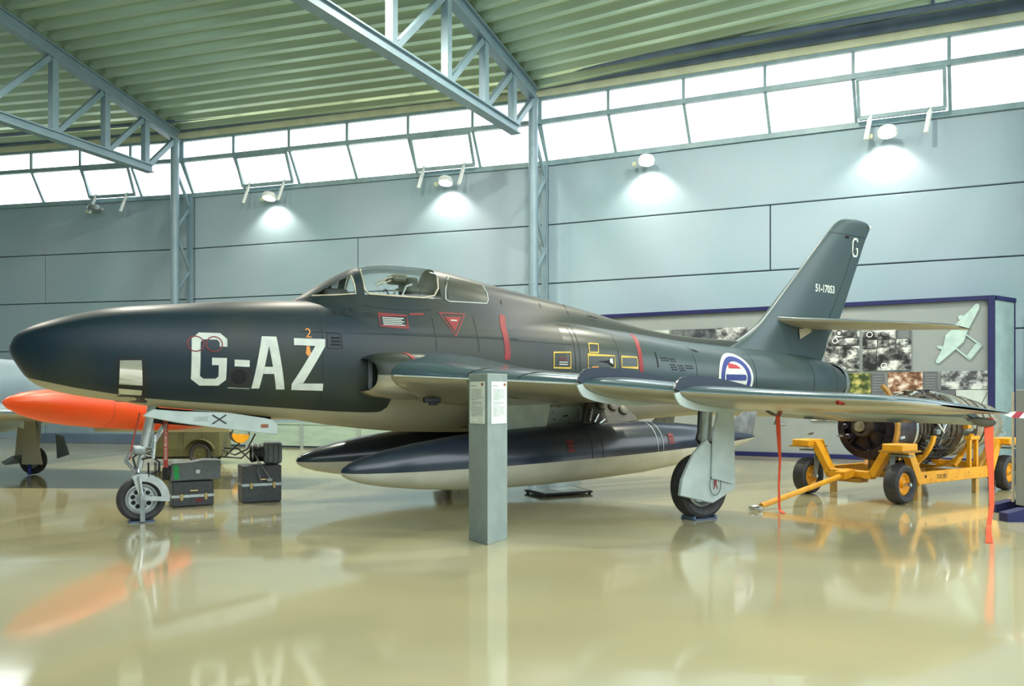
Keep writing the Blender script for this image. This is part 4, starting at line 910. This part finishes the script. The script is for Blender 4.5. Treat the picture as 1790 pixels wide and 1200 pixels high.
# ------------------------------------------------------------------ camera cases by the nose wheel
def case(loc, rz, wd, dp, ht, lab, band):
    r = thing('equipment_case', loc, rz, lab, 'case', 'cases by the nose wheel')
    b = bevel(MB().box((wd/2, dp/2, ht*band/2), (wd, dp, ht*band-.008)).build('case_body', 'case', r, False), .015, 2)
    l = bevel(MB().box((wd/2, dp/2, ht*(1+band)/2), (wd, dp, ht*(1-band)-.008)).build('case_lid', 'case', r, False), .015, 2)
    MB().box((wd/2, dp/2, ht*band), (wd+.008, dp+.008, .035)).build('metal_band', 'steel_bright', r, False)
    for x in (.22, .80): bevel(MB().box((wd*x, -.012, ht*band-.01), (.035, .024, .085)).build('latch', 'brass', r, False), .004, 1)
    MB().tube([(wd*.42, -.005, ht*band+.07), (wd*.42, -.03, ht*band+.07), (wd*.60, -.03, ht*band+.07), (wd*.60, -.005, ht*band+.07)], .009, 6).build('handle', 'brass', r)
    return r
c1 = case((-4.27, 10.06, 0), math.radians(30), .50, .36, .32, 'low black case with metal band carrying the grey camera housing', .42)
MB().box((.32, -.006, .075), (.075, .006, .045)).build('red_tag', 'red_dim', c1, False)
c2 = case((-3.52, 10.46, 0), math.radians(27), .50, .42, .49, 'tall black case with metal band carrying the aerial camera', .48)
hs_ = thing('camera_housing', (-4.31, 10.09, .32), math.radians(26), 'grey tapered camera housing with green tag on the low case', 'camera')
P = [(0, 0), (.60, .01), (.61, .26), (.40, .27), (.26, .245), (.02, .235)]
bevel(MB().slab([(x, 0, z) for x, z in P], [(x, .26, z) for x, z in P]).build('housing_body', 'housing', hs_, False), .02, 3)
MB().rev([(0, .001), (.0, .115), (.05, .115)], (-.02, .13, .12), (1, 0, 0), 20).build('housing_mouth', 'black', hs_)
MB().slab([(.05, -.003, .03), (.11, -.003, .03), (.10, -.003, .21), (.04, -.003, .21)], [(.05, .01, .03), (.11, .01, .03), (.10, .01, .21), (.04, .01, .21)]).build('green_tag', 'green_tag', hs_, False)
MB().rev([(0, .028), (.012, .026), (.013, .001)], (.33, 0, .12), (0, -1, 0), 16).build('button', 'white', hs_)
ac = thing('aerial_camera', (-3.47, 10.52, .49), math.radians(20), 'black aerial camera with lens barrel on the tall case', 'camera')
bevel(MB().box((.32, .18, .155), (.24, .26, .30)).build('camera_body', 'housing', ac, False), .045, 4)
for x in (.26, .33, .39): MB().box((x, .045, .15), (.012, .012, .27)).build('body_rib', 'case', ac, False)
MB().rev([(0, .11), (.02, .125), (.08, .125), (.09, .105), (.12, .105), (.13, .12), (.17, .12), (.18, .11)], (.03, .18, .155), (1, 0, 0), 24).build('lens_barrel', 'black', ac)
MB().rev([(.03, .001), (.031, .105)], (.03, .18, .155), (1, 0, 0), 24).build('lens_glass', 'dark_hole', ac)
MB().rev([(-.006, .118), (-.006, .130), (.012, .132), (.012, .122)], (.06, .18, .155), (1, 0, 0), 24).build('lens_ring', 'steel_mid', ac)
MB().tube([(.10, .06, .13), (.13, -.0, .02), (.12, -.055, -.06), (.17, -.08, -.22)], .007, 6).tube([(.10, .06, .13), (.18, -.02, -.02), (.27, -.07, -.16)], .007, 6).build('cable', 'steel_mid', ac)
bevel(MB().box((.27, -.075, -.19), (.07, .03, .05)).build('cable_plug', 'steel_mid', ac, False), .008, 1)

# ------------------------------------------------------------------ olive ground power trailer
g = thing('ground_power_trailer', (-7.25, 16.2, 0), math.radians(6), 'olive drab ground power trailer behind the nose gear', 'trailer')
bevel(MB().box((.66, .45, .50), (1.30, .9, .66)).build('cabinet', 'olive', g, False), .02, 2)
for x in (.08, .98): MB().box((x, -.012, .50), (.03, .02, .6)).build('cabinet_rib', 'olive', g, False)
for x in (.30, .78): MB().box((x, -.004, .53), (.38, .014, .42)).build('access_door', 'olive', g, False)
MB().box((.55, .45, .145), (1.2, .8, .05)).build('chassis', 'black', g, False)
for y in (-.06, .96):
    wh = MB(); wheel(g, (.93, y, .225), .225, .15, hub='olive')
MB().tube([(.93, -.0, .225), (.93, .9, .225)], .03, 8).build('axle', 'black', g)
gp_ = MB(); pr_ = [(.30*math.cos(a), .30*math.sin(a)) for a in [math.radians(x) for x in range(20, 165, 12)]]
gp_.loft([[(.93+x, -.15, .225+z), (.93+x, .02, .225+z)] for x, z in pr_], False).build('mudguard', 'olive', g)
MB().box((.58, -.02, .72), (.08, .02, .10)).build('yellow_plate', 'cream_edge', g, False)
MB().rev([(0, .20), (.12, .20), (.14, .16)], (1.62, .25, .62), (0, 1, 0), 24).build('lamp_drum', 'engine_dark', g)
lc = MB(); cc = [(1.66+.17*math.cos(a), .23, .60+.17*math.sin(a)) for a in [math.radians(x) for x in range(172, 370, 11)]]
lc.slab(cc, [(p[0], p[1]-.02, p[2]) for p in cc]).build('lamp_cover', 'amber', g, False)
for pts in ([(1.3, .2, .3), (1.55, .2, .18), (1.8, .2, .30), (1.95, .25, .62)], [(1.3, .3, .32), (1.6, .3, .30), (1.85, .3, .06)], [(1.3, .1, .16), (1.7, .1, .12), (1.9, .1, .3)], [(1.62, .3, .42), (1.3, .3, .12)], [(-.02, .1, .3), (-.25, .1, .2), (-.1, .1, .14), (.05, .1, .14)], [(-.02, .3, .34), (-.35, .3, .28), (-.2, .3, .2), (.0, .3, .2)]):
    MB().tube(pts, .018, 6).build('tow_frame_tube', 'black', g)

# ------------------------------------------------------------------ silver jet with orange tip tank, mostly out of frame
s2 = thing('jet_aircraft', (-8.6, 14.3, 0), math.radians(79.2), 'silver jet with bright orange wing tank behind the dark nose', 'aircraft')
ax2 = Vector((4.85, 0, -.36))
tprof = [(0, 0), (.02, .03), (.10, .075), (.3, .14), (.6, .195), (1.0, .228), (1.5, .24), (2.6, .24), (3.3, .22), (3.9, .17), (4.4, .10), (4.75, .04), (4.85, .01)]
tk = MB().rev(tprof, (-4.5, -3.66, 1.335), ax2, 32).build('drop_tank', 'orange', s2)
for xx in (1.6, 2.9): MB().rev([(xx, .2415), (xx+.008, .2415)], (-4.5, -3.66, 1.335), ax2, 28).build('tank_seam', 'ribbon_red', tk)
MB().slab([(-2.4, -3.68, 1.30), (-.6, -3.68, 1.2), (-.4, -3.68, 1.12), (-1.6, -3.68, 1.2)], [(-2.4, -3.62, 1.30), (-.6, -3.62, 1.2), (-.4, -3.62, 1.12), (-1.6, -3.62, 1.2)]).build('pylon', 'silver', s2, False)
wr, lr = [], []
for y, le, te, z, t_ in ((-5.6, -.9, .4, 1.10, .07), (-3.6, -1.2, .7, 1.11, .10), (0, -1.7, 1.1, 1.13, .15), (1.6, -2.0, 1.4, 1.15, .18)):
    wr.append([(le+(te-le)*x, y, z+naca(x)*t_) for x in xs]); lr.append([(le+(te-le)*x, y, z-naca(x)*t_) for x in xs])
w2 = MB().loft(wr, False, False, False).build('wing', 'silver', s2); MB().loft(lr, False).build('lower_wing_skin', 'belly', w2)
fr2 = [(-6.0, .02, 1.3), (-5.8, .25, 1.3), (-5.2, .45, 1.32), (-4, .62, 1.36), (-1.5, .74, 1.38), (1, .74, 1.40), (3.5, .58, 1.5), (6, .42, 1.6), (6.6, .34, 1.62)]
MB().loft([[(u, 1.75+r_*.95*math.cos(2*PI*k/28), z+r_*math.sin(2*PI*k/28)) for k in range(28)] for u, r_, z in fr2], True, True, True).build('fuselage', 'silver', s2)
MB().slab([(4.6, 1.71, 1.9), (6.0, 1.71, 3.2), (6.8, 1.71, 3.2), (6.6, 1.71, 1.9)], [(4.6, 1.79, 1.9), (6.0, 1.79, 3.2), (6.8, 1.79, 3.2), (6.6, 1.79, 1.9)]).build('tail_fin', 'silver', s2, False)
g2 = MB().tube([(.05, -.12, 1.05), (.0, -.10, .3)], .06, 10).build('main_gear_leg', 'steel_mid', s2)
wheel(g2, (0, -.06, .26), .25, .15, ax=(1, 0, 0))
def plate(P, x0, x1, m, nm): bevel(MB().slab([(x0, y, z) for y, z in P], [(x1, y, z) for y, z in P]).build(nm, m, g2, False), .008, 1)
plate([(-.09, 1.04), (-.27, 1.04), (-.45, .20), (-.03, .20)], -.24, -.21, 'belly', 'gear_door')
plate([(-.42, .72), (-.58, .68), (-.70, .36), (-.45, .28)], .1, .13, 'silver', 'gear_door')
plate([(.16, .86), (-.02, .80), (.02, .36), (.22, .34)], -.12, -.10, 'belly', 'gear_door')
plate([(.30, .24), (.06, .36), (.02, .30), (.22, .19)], -.34, .1, 'silver', 'wheel_fairing')
for y in (-.9, -1.5, -2.2): MB().rev([(0, .02), (.05, .05), (.16, .05), (.2, .02)], (.6, y, .93), (1, 0, 0), 10).build('flap_bracket', 'olive_metal', w2)
MB().slab([(.7, -.5, .98), (1.05, -.5, .72), (1.05, -3.3, .74), (.62, -3.3, .98)], [(.7, -.5, 1.04), (1.08, -.5, .75), (1.08, -3.3, .77), (.62, -3.3, 1.04)]).build('flap', 'belly', w2, False)
st2 = thing('wheel_stand', (-8.53, 14.28, 0), 0, 'round floor plate and prop under the silver jet wheel', 'stand')
MB().rev([(0, .18), (.015, .18), (.016, .001)], (0, 0, 0), (0, 0, 1), 20).build('floor_plate', 'steel_dark', st2)
MB().bar((0, -.12, .01), (0, -.12, .28), .06, .03, (0, 1, 0)).build('prop_bar', 'flag_blue', st2, False)

# ------------------------------------------------------------------ things along the foot of the back wall
dB = (V[3]-V[2]).normalized(); aB = math.atan2(dB.y, dB.x)
lw = thing('low_partition', (-8.9, 22.55, 0), aB, 'long low sage green partition at the foot of the back wall', 'partition')
for i in range(4):
    MB().box((.85+1.72*i, 0, .345), (1.66, .06, .57)).build('partition_panel', 'sage', lw, False)
MB().box((3.5, 0, .66), (7.1, .10, .05)).build('top_rail', 'sage', lw, False)
MB().box((3.5, .02, .03), (7.0, .05, .06)).build('bottom_rail', 'joint', lw, False)
for i in range(5): MB().box((1.72*i, -.02, .33), (.07, .10, .66)).build('post', 'stand_grey', lw, False)
nb_ = thing('floor_trunking', (-14.2, 24.2, 0), math.radians(-12), 'long navy bench box standing along the wall far left', 'box')
bevel(MB().box((2.2, 0, .14), (4.2, .4, .28)).build('trunking_body', 'steel_dark', nb_, False), .01, 1)
MB().box((4.75, 0, .16), (.9, .42, .32)).build('trunking_end', 'panel_teal', nb_, False)

# ------------------------------------------------------------------ photo display on the right
B1, B0 = Vector((9.91, 16.45)), Vector((5.44, 18.8)); dD = (B1-B0).normalized(); BO = B1-dD*9.2; aD = math.atan2(dD.y, dD.x)
disp = thing('photo_display_board', p3(BO, 0), aD, 'tall grey photo display board with navy edges behind the engine', 'display')
HD = 3.46; LD = 9.2
bo = MB().box((LD/2, .05, HD/2), (LD, .08, HD-.1)).build('board_face', 'board', disp, False)
MB().box((LD/2, .0, HD-.035), (LD, .14, .09)).build('top_edge', 'navy', disp, False)
MB().box((LD/2, .0, .05), (LD, .14, .10)).build('bottom_edge', 'navy', disp, False)
MB().box((LD-.055, -.01, HD/2), (.13, .14, HD)).build('side_edge', 'navy', disp, False)
E2 = Vector((10.63, 16.96)); ds = E2-B1; cA, sA = math.cos(-aD), math.sin(-aD); dl = Vector((ds.x*cA-ds.y*sA, ds.x*sA+ds.y*cA))
MB().slab([(LD, 0, .1), (LD+dl.x, dl.y, .1), (LD+dl.x, dl.y, HD-.08), (LD, 0, HD-.08)], [(LD, .08, .1), (LD+dl.x, dl.y+.08, .1), (LD+dl.x, dl.y+.08, HD-.08), (LD, .08, HD-.08)]).build('return_panel', 'panel_teal', disp, False)
MB().bar((LD, .04, HD-.035), (LD+dl.x, dl.y+.04, HD-.035), .10, .09).build('top_edge', 'navy', disp, False)
MB().bar((LD+dl.x, dl.y+.04, 0), (LD+dl.x, dl.y+.04, HD), .06, .06).build('side_edge', 'navy', disp, False)
PH = [(6.092, 2.704, 6.644, 2.895, 'bw'), (6.008, 2.528, 6.644, 2.68, 'bw'), (5.96, 1.957, 6.644, 2.503, 'bw'), (6.714, 2.644, 7.372, 2.832, 'bw'), (7.383, 2.628, 7.671, 2.825, 'text'), (6.714, 2.45, 7.0, 2.625, 'bw'), (7.012, 2.453, 7.372, 2.627, 'bw'), (7.383, 2.456, 7.671, 2.628, 'bw'), (6.714, 1.961, 6.989, 2.425, 'bw'), (7.0, 1.954, 7.671, 2.449, 'bw'), (6.199, 1.435, 6.875, 1.902, 'green'), (6.886, 1.435, 7.148, 1.897, 'text'), (7.215, 1.472, 7.889, 1.914, 'sepia'), (7.894, 1.483, 8.169, 1.92, 'text'), (8.233, 1.541, 9.145, 1.922, 'sky'), (8.507, 0.959, 9.145, 1.529, 'white'), (8.201, 0.953, 8.497, 1.53, 'text'), (5.645, 0.845, 6.175, 1.089, 'bw'), (6.187, 0.851, 6.411, 1.092, 'white'), (1.882, 2.82, 2.361, 3.018, 'white'), (2.418, 2.694, 2.717, 3.014, 'text'), (2.731, 2.678, 3.479, 3.008, 'dusk'), (3.52, 2.614, 4.227, 3.019, 'sky')]
PM = {'green': photo('colour_print_green', (.03, .05, .015), (.55, .48, .16), 5, 1, (.16, .19, .05)), 'sepia': photo('colour_print_sepia', (.10, .045, .02), (.68, .60, .50), 5, 2, (.30, .15, .09)), 'sky': photo('flying_print', (.05, .055, .06), (.62, .66, .64), 4, 3, (.30, .32, .33)),
      'dusk': photo('dusk_print', (.03, .035, .045), (.16, .18, .20), 3, 4), 'text': mat('caption_grey', (.12, .13, .14), .5), 'white': mat('caption_white', (.52, .60, .56), .5)}
PBW = [photo('archive_print_%d' % i, (.012, .013, .014), (.66, .70, .66), 2.6+.7*i, 7+i*3, (.14, .15, .15)) for i in range(4)]
for i, (x0, z0, x1, z1, kind) in enumerate(PH):
    m = PM[kind] if kind != 'bw' else PBW[i % 4]
    MB().box(((x0+x1)/2, -.012, (z0+z1)/2), (x1-x0, .03, z1-z0)).build('photo_print' if kind not in ('text', 'white') else 'caption_panel', m, disp, False)
    if kind == 'text':
        for j in range(6): MB().box(((x0+x1)/2, -.030, z1-(z1-z0)*(.16+.13*j)), ((x1-x0)*.7, .006, .012)).build('caption_line', 'board', disp, False)
    if kind == 'bw' and (x1-x0) > .45:
        MB().tube([(x0+.14+.055*math.cos(a), -.03, z0+.10+.055*math.sin(a)) for a in [2*PI*k/16 for k in range(17)]], .011, 5).build('ring_symbol', 'white' if i % 2 else 'black', disp)
SL_ = [[(8.87, 3.319), (8.911, 3.312), (8.936, 3.28), (8.922, 3.198), (8.726, 2.779), (8.695, 2.673), (8.647, 2.532), (8.497, 2.381), (8.201, 2.099), (8.147, 2.092), (8.132, 2.136), (8.243, 2.375), (8.275, 2.452), (8.317, 2.687), (8.413, 2.779), (8.486, 2.896), (8.58, 2.988), (8.653, 3.076)], [(8.58, 2.976), (8.551, 3.025), (8.551, 3.073), (8.591, 3.088), (8.664, 3.075)], [(8.247, 2.375), (8.169, 2.414), (8.154, 2.45), (8.201, 2.464), (8.281, 2.447)], [(8.684, 2.669), (8.705, 2.685), (8.983, 2.45), (8.952, 2.432)], [(8.497, 2.385), (8.522, 2.404), (8.778, 2.171), (8.757, 2.136)], [(8.87, 2.489), (8.983, 2.45), (8.757, 2.136), (8.695, 2.232)]]
def sil(P, name): return MB().slab([(x, -.02, z) for x, z in P], [(x, .0, z) for x, z in P]).build(name, 'silhouette', disp, False)
for P in SL_: sil(P, 'aeroplane_silhouette')
for x in (6.2, 6.75, 7.2): MB().rev([(0, .015), (.02, .012), (.021, .001)], (x-1.2, -.0, 2.95), (0, -1, 0), 8).build('fixing', 'white', disp)

# ------------------------------------------------------------------ panel stand with blue feet at the right edge
ps = thing('panel_stand', (5.93, 9.10, 0), math.radians(4), 'grey information panel on tapered blue feet at the right edge', 'panel')
bevel(MB().box((.55, .22, .80), (1.0, .30, 1.36)).build('panel_body', 'board', ps, False), .006, 1)
MB().box((.02, .05, .86), (.03, .03, 1.24)).build('edge_trim', 'cream_edge', ps, False); MB().box((.035, .39, .80), (.02, .02, 1.3)).build('edge_trim', 'cream_edge', ps, False)
for y, x0 in ((-.16, -.43), (.55, -.06)):
    P = [(x0, .0), (x0, .095), (x0+.22, .145), (1.2, .13), (1.2, .0)]
    MB().slab([(x, y, z) for x, z in P], [(x, y+.14, z) for x, z in P]).build('foot', 'navy', ps, False)
MB().box((.55, .22, .13), (.6, .62, .04)).build('foot_link', 'navy', ps, False)

# ------------------------------------------------------------------ jet engine on a yellow trailer
ea = math.atan2(1.57, 2.34)
ct = thing('engine_trailer', (4.665, 11.0, 0), ea, 'yellow four wheeled engine trailer with tow bar', 'trailer')
def tower(x, y, sx, sy):
    """caster tower: sx/sy point from the tower into the cart"""
    t = bevel(MB().box((x, y, .735), (.36, .28, .095)).build('caster_tower', 'cart', ct, False), .01, 1)
    MB().box((x, y, .685), (.42, .34, .02)).build('tower_flange', 'cart_old', t, False)
    MB().rev([(0, .035), (.02, .035), (.021, .001)], (x+sx*.0-.152*(1 if sx > 0 else -1), y, .735), (-sx, 0, 0), 12).build('bolt_hole', 'dark_hole', t)
    MB().rev([(0, .05), (.06, .05), (.065, .02)], (x, y, .78), (0, 0, 1), 14).build('king_pin', 'steel_bright', t)
    MB().bar((x, y, .855), (x+.10*sx, y, .865), .03, .03).build('pin_lever', 'steel_bright', t, False)
    fk = MB().rev([(0, .11), (.035, .11), (.04, .06)], (x, y, .63), (0, 0, 1), 16)
    for s_ in ((1,) if sy > 0 else (-1,)): fk.slab([(x-.02, y+s_*.13, .63), (x+.10, y+s_*.13, .63), (x+.03, y+s_*.13, .24), (x-.03, y+s_*.13, .24)], [(x-.02, y+s_*.115, .63), (x+.10, y+s_*.115, .63), (x+.03, y+s_*.115, .24), (x-.03, y+s_*.115, .24)])
    fk.box((x+.04, y, .625), (.14, .26, .02)); fk.build('caster_fork', 'stand_grey', t, False)
    wheel(t, (x, y, .26), .26, .20, hub='cart', rim=.56)
    MB().tube([(x, y-.15, .26), (x, y+.15, .26)], .025, 8).build('axle_pin', 'steel_bright', t)
    return t
for x, y, sx, sy in ((0, -.69, 1, 1), (0, .69, 1, -1), (2.82, -.69, -1, 1), (2.82, .69, -1, -1)): tower(x, y, sx, sy)
for x in (0, 2.82):      # dipped cross beams
    P = [(-.56, .76), (-.32, .36), (.32, .36), (.56, .76)]
    mb = MB()
    for (y0, z0), (y1, z1) in zip(P[:-1], P[1:]): mb.bar((x, y0, z0-.02), (x, y1, z1-.02), .10, .13, (1, 0, 0))
    bevel(mb.build('cross_beam', 'cart', ct, False), .006, 1)
for y in (-.66, .66):    # side rails rising to the towers
    rl = bevel(MB().box((1.42, y, .30), (1.95, .06, .16)).build('side_rail', 'cart', ct, False), .006, 1)
    MB().bar((.19, y, .74), (.50, y, .24), .09, .13).build('rail_riser', 'cart', rl, False); MB().bar((2.63, y, .74), (2.34, y, .24), .09, .13).build('rail_riser', 'cart', rl, False)
    for x in (.52, 2.05): MB().box((x, y*.96, .115), (.09, .06, .23)).build('timber_block', 'wood', rl, False)
    for j in range(5): MB().rev([(0, .012), (.004, .01)], (.75+.33*j, y-.032*(1 if y < 0 else -1), .27+.05*(j % 2)), (0, -1 if y < 0 else 1, 0), 8).build('rivet', 'cart_old', rl)
    if y < 0:
        vs, fs = text2d('7250 LBS', .085, .8); MB().add([(1.02+x, y-.034, .30+z) for x, z in vs], fs).build('load_stencil', 'black', rl, False)
        MB().rev([(0, .022), (.004, .02), (.005, .001)], (.62, y-.03, .32), (0, -1, 0), 12).build('rail_hole', 'dark_hole', rl)
    MB().box((1.95, y*.9, .60), (.05, .05, .44)).build('cradle_post', 'cart', rl, False); MB().box((2.14, y*.9, .58), (.05, .05, .42)).build('cradle_post', 'cart', rl, False)
    MB().box((2.045, y*.9, .80), (.26, .09, .05)).build('cradle_head', 'cart', rl, False)
    MB().rev([(-.06, .065), (.06, .065)], (2.045, y*.86, .87), (0, 1, 0), 16).build('roller', 'steel_mid', rl)
    MB().bar((2.2, y*.9, .36), (2.62, y*.9, .74), .07, .05).build('stay', 'cart_old', rl, False)
for x, m in ((.50, 'cart_old'), (.98, 'cart'), (2.0, 'cart')):   # curved cradle straps
    a0, a1 = (200, 340) if x < .9 else (190, 350)
    P = [(x, .60*math.cos(math.radians(a)), .96+.60*math.sin(math.radians(a))) for a in range(a0, a1+1, 10)]
    if x < .9: P = [(x-.25, .66*math.cos(math.radians(a)), 1.02+.66*math.sin(math.radians(a))) for a in range(130, 271, 10)]; P = [(.18, q[1]*.9+.05, q[2]) for q in P]
    mb = MB()
    mb.loft([[Vector(p)+Vector((-.04, 0, 0)), Vector(p)+Vector((.04, 0, 0)), Vector((p[0]+.04, p[1]*1.06, .96+(p[2]-.96)*1.06)), Vector((p[0]-.04, p[1]*1.06, .96+(p[2]-.96)*1.06))] for p in P], True, True, True)
    mb.build('cradle_strap', m, ct, False)
for x, y in ((.9, .35), (.9, -.35), (1.9, .4), (1.9, -.4)): MB().bar((x, y, .38), (x+.15, y*1.1, .56), .06, .06).build('cradle_strut', 'cart', ct, False)
MB().box((1.2, 0, .30), (1.6, .08, .08)).box((.6, 0, .30), (.08, 1.2, .07)).box((1.85, 0, .30), (.08, 1.2, .07)).build('floor_frame', 'cart_old', ct, False)
MB().bar((-.06, -.02, .36), (-.30, -.02, .33), .14, .10).build('tow_bracket', 'cart', ct, False)
tw0 = Vector((-.28, -.02, .32)); wv = Vector((3.07-4.665, 9.87-11.0)); tw1 = Vector((wv.x*math.cos(-ea)-wv.y*math.sin(-ea), wv.x*math.sin(-ea)+wv.y*math.cos(-ea), .05))
tb = MB().tube([tw0, tw1], .035, 10).build('tow_bar', 'cart', ct)
dv = (tw1-tw0).normalized(); MB().tube([tw1+dv*.10+Vector((.07*math.cos(a), .07*math.sin(a), 0)) for a in [2*PI*k/16 for k in range(17)]], .022, 8).build('tow_eye', 'steel_bright', tb)
MB().box((-.02, -.02, .26), (.22, .34, .05)).build('tool_tray', 'cart_old', ct, False)
MB().tube([(2.3, -.68, .22), (2.36, -.72, .10), (2.45, -.72, .08), (2.48, -.70, .16)], .008, 6).build('loose_cable', 'black', ct)
# the engine itself
en = thing('jet_engine', (4.665, 11.0, .96), ea, 'oily black and metal jet engine mounted on the yellow trailer', 'engine')
AX = (1, 0, 0)
MB().rev([(.30, .32), (.32, .43), (.40, .455), (.78, .475), (.80, .465)], (0, 0, 0), AX, 36).build('intake_casing', 'engine_black', en)
fc = MB().rev([(.305, .31), (.36, .30), (.36, .20), (.33, .12), (.30, .10), (.29, .001)], (0, 0, 0), AX, 32).build('intake_face', 'engine_black', en)
MB().rev([(.20, .09), (.20, .14), (.30, .15)], (0, 0, .02), AX, 24).build('starter_ring', 'engine_dark', fc)
MB().rev([(.15, .001), (.16, .07), (.30, .085)], (0, 0, .02), AX, 20).build('starter_nose', 'engine_pale', fc)
for y, z, L in ((.14, .16, .20), (.2, .02, .16), (.12, -.12, .22), (.24, .12, .14)): bevel(MB().box((.30-L/2, y, z), (L, .07, .07)).build('accessory_box', 'engine_black', fc, False), .012, 1)
for P in ([(.30, .28, .20), (.10, .28, .22), (.08, .1, .22)], [(.3, .3, -.1), (.12, .3, -.12), (.1, .2, -.12)]): MB().tube(P, .014, 6).build('fuel_pipe', 'steel_bright', fc)
for k in range(6):
    a = 2*PI*k/6+.3; MB().bar((.33, .15*math.cos(a), .15*math.sin(a)), (.33, .40*math.cos(a), .40*math.sin(a)), .05, .03).build('intake_strut', 'engine_black', fc, False)
MB().rev([(.79, .46), (.80, .475), (.84, .475), (.85, .46)], (0, 0, 0), AX, 40).build('casing_flange', 'engine_band', en)
MB().rev([(.84, .44), (1.30, .40), (1.32, .41)], (0, 0, 0), AX, 36).build('compressor_casing', 'engine_dark', en)
for x in (.95, 1.06, 1.17): MB().rev([(x, .435), (x+.01, .445), (x+.03, .445), (x+.04, .43)], (0, 0, 0), AX, 36).build('stage_ring', 'engine_dark', en)
MB().rev([(1.30, .41), (1.36, .47), (1.44, .49), (1.98, .50), (2.06, .47)], (0, 0, 0), AX, 40).build('combustor_casing', 'engine_dark', en)
for x, r in ((1.42, .495), (1.66, .505), (1.80, .505)): MB().rev([(x, r), (x+.008, r+.012), (x+.035, r+.012), (x+.043, r)], (0, 0, 0), AX, 40).build('casing_band', 'steel_mid' if x < 1.5 else 'engine_dark', en)
MB().rev([(2.05, .47), (2.07, .50), (2.12, .50), (2.14, .47)], (0, 0, 0), AX, 40).build('turbine_flange', 'engine_band', en)
ex = MB().rev([(2.12, .475), (2.3, .48), (2.7, .44), (3.2, .36), (3.6, .30), (3.62, .29), (3.58, .27), (3.2, .30)], (0, 0, 0), AX, 40).build('exhaust_cone', 'engine_pale', en)
for x in (2.42, 2.72, 3.05): MB().rev([(x, lerp([(2.3, .483), (2.7, .443), (3.2, .363)], x)), (x+.02, lerp([(2.3, .483), (2.7, .443), (3.2, .363)], x+.02)+.008), (x+.05, lerp([(2.3, .483), (2.7, .443), (3.2, .363)], x+.05))], (0, 0, 0), AX, 36).build('clamp_band', 'hose', ex)
random.seed(21)
for k in range(26):      # pipework around the casings
    a = random.uniform(0, 2*PI); x0 = random.uniform(.86, 1.5); x1 = x0+random.uniform(.2, .55); r_ = .50; da = random.uniform(-.7, .7); P = []
    for j in range(7):
        t = j/6; aa = a+da*t; rr = r_+.035*math.sin(PI*t)+random.uniform(-.012, .02); P.append((x0+(x1-x0)*t, rr*math.cos(aa), rr*math.sin(aa)))
    MB().tube(P, random.choice((.010, .014, .02)), 6).build('pipe', random.choice(('hose', 'hose', 'hose', 'steel_bright', 'engine_dark')), en)
for k in range(14):
    a = random.uniform(0, 2*PI); x = random.uniform(.9, 1.95); s_ = random.uniform(.06, .13)
    R = Matrix.Rotation(a, 3, 'X'); bevel(MB().box(R @ Vector((x, 0, .50)), (s_*1.3, s_, s_*.8), R=R).build('accessory_unit', random.choice(('engine_black', 'engine_dark', 'steel_mid')), en, False), .012, 1)
for k in range(10):
    a = PI+PI*(k+.5)/10; MB().tube([(.9+.1*(k % 3), .46*math.cos(a), .46*math.sin(a)), (1.1+.1*(k % 2), .55*math.cos(a+.1), .55*math.sin(a+.1)), (1.7, .54*math.cos(a+.15), .54*math.sin(a+.15))], .012, 6).build('pipe', 'hose', en)
bevel(MB().box((.72, 0, -.50), (.30, .26, .20)).build('gearbox', 'engine_dark', en, False), .03, 2)
bevel(MB().slab([(.50, -.10, -.42), (.76, -.10, -.42), (.72, -.10, -.60), (.58, -.10, -.60)], [(.50, .10, -.42), (.76, .10, -.42), (.72, .10, -.60), (.58, .10, -.60)]).build('oil_sump', 'cart_old', en, False), .02, 1)
for sg in (-1, 1): MB().box((2.06, sg*.50, .05), (.10, .10, .20)).build('mount_lug', 'cart', en, False)
MB().tube([(2.9, -.30, .30), (3.12, -.30, .52)], .008, 6).build('thermocouple_rod', 'hose', en)
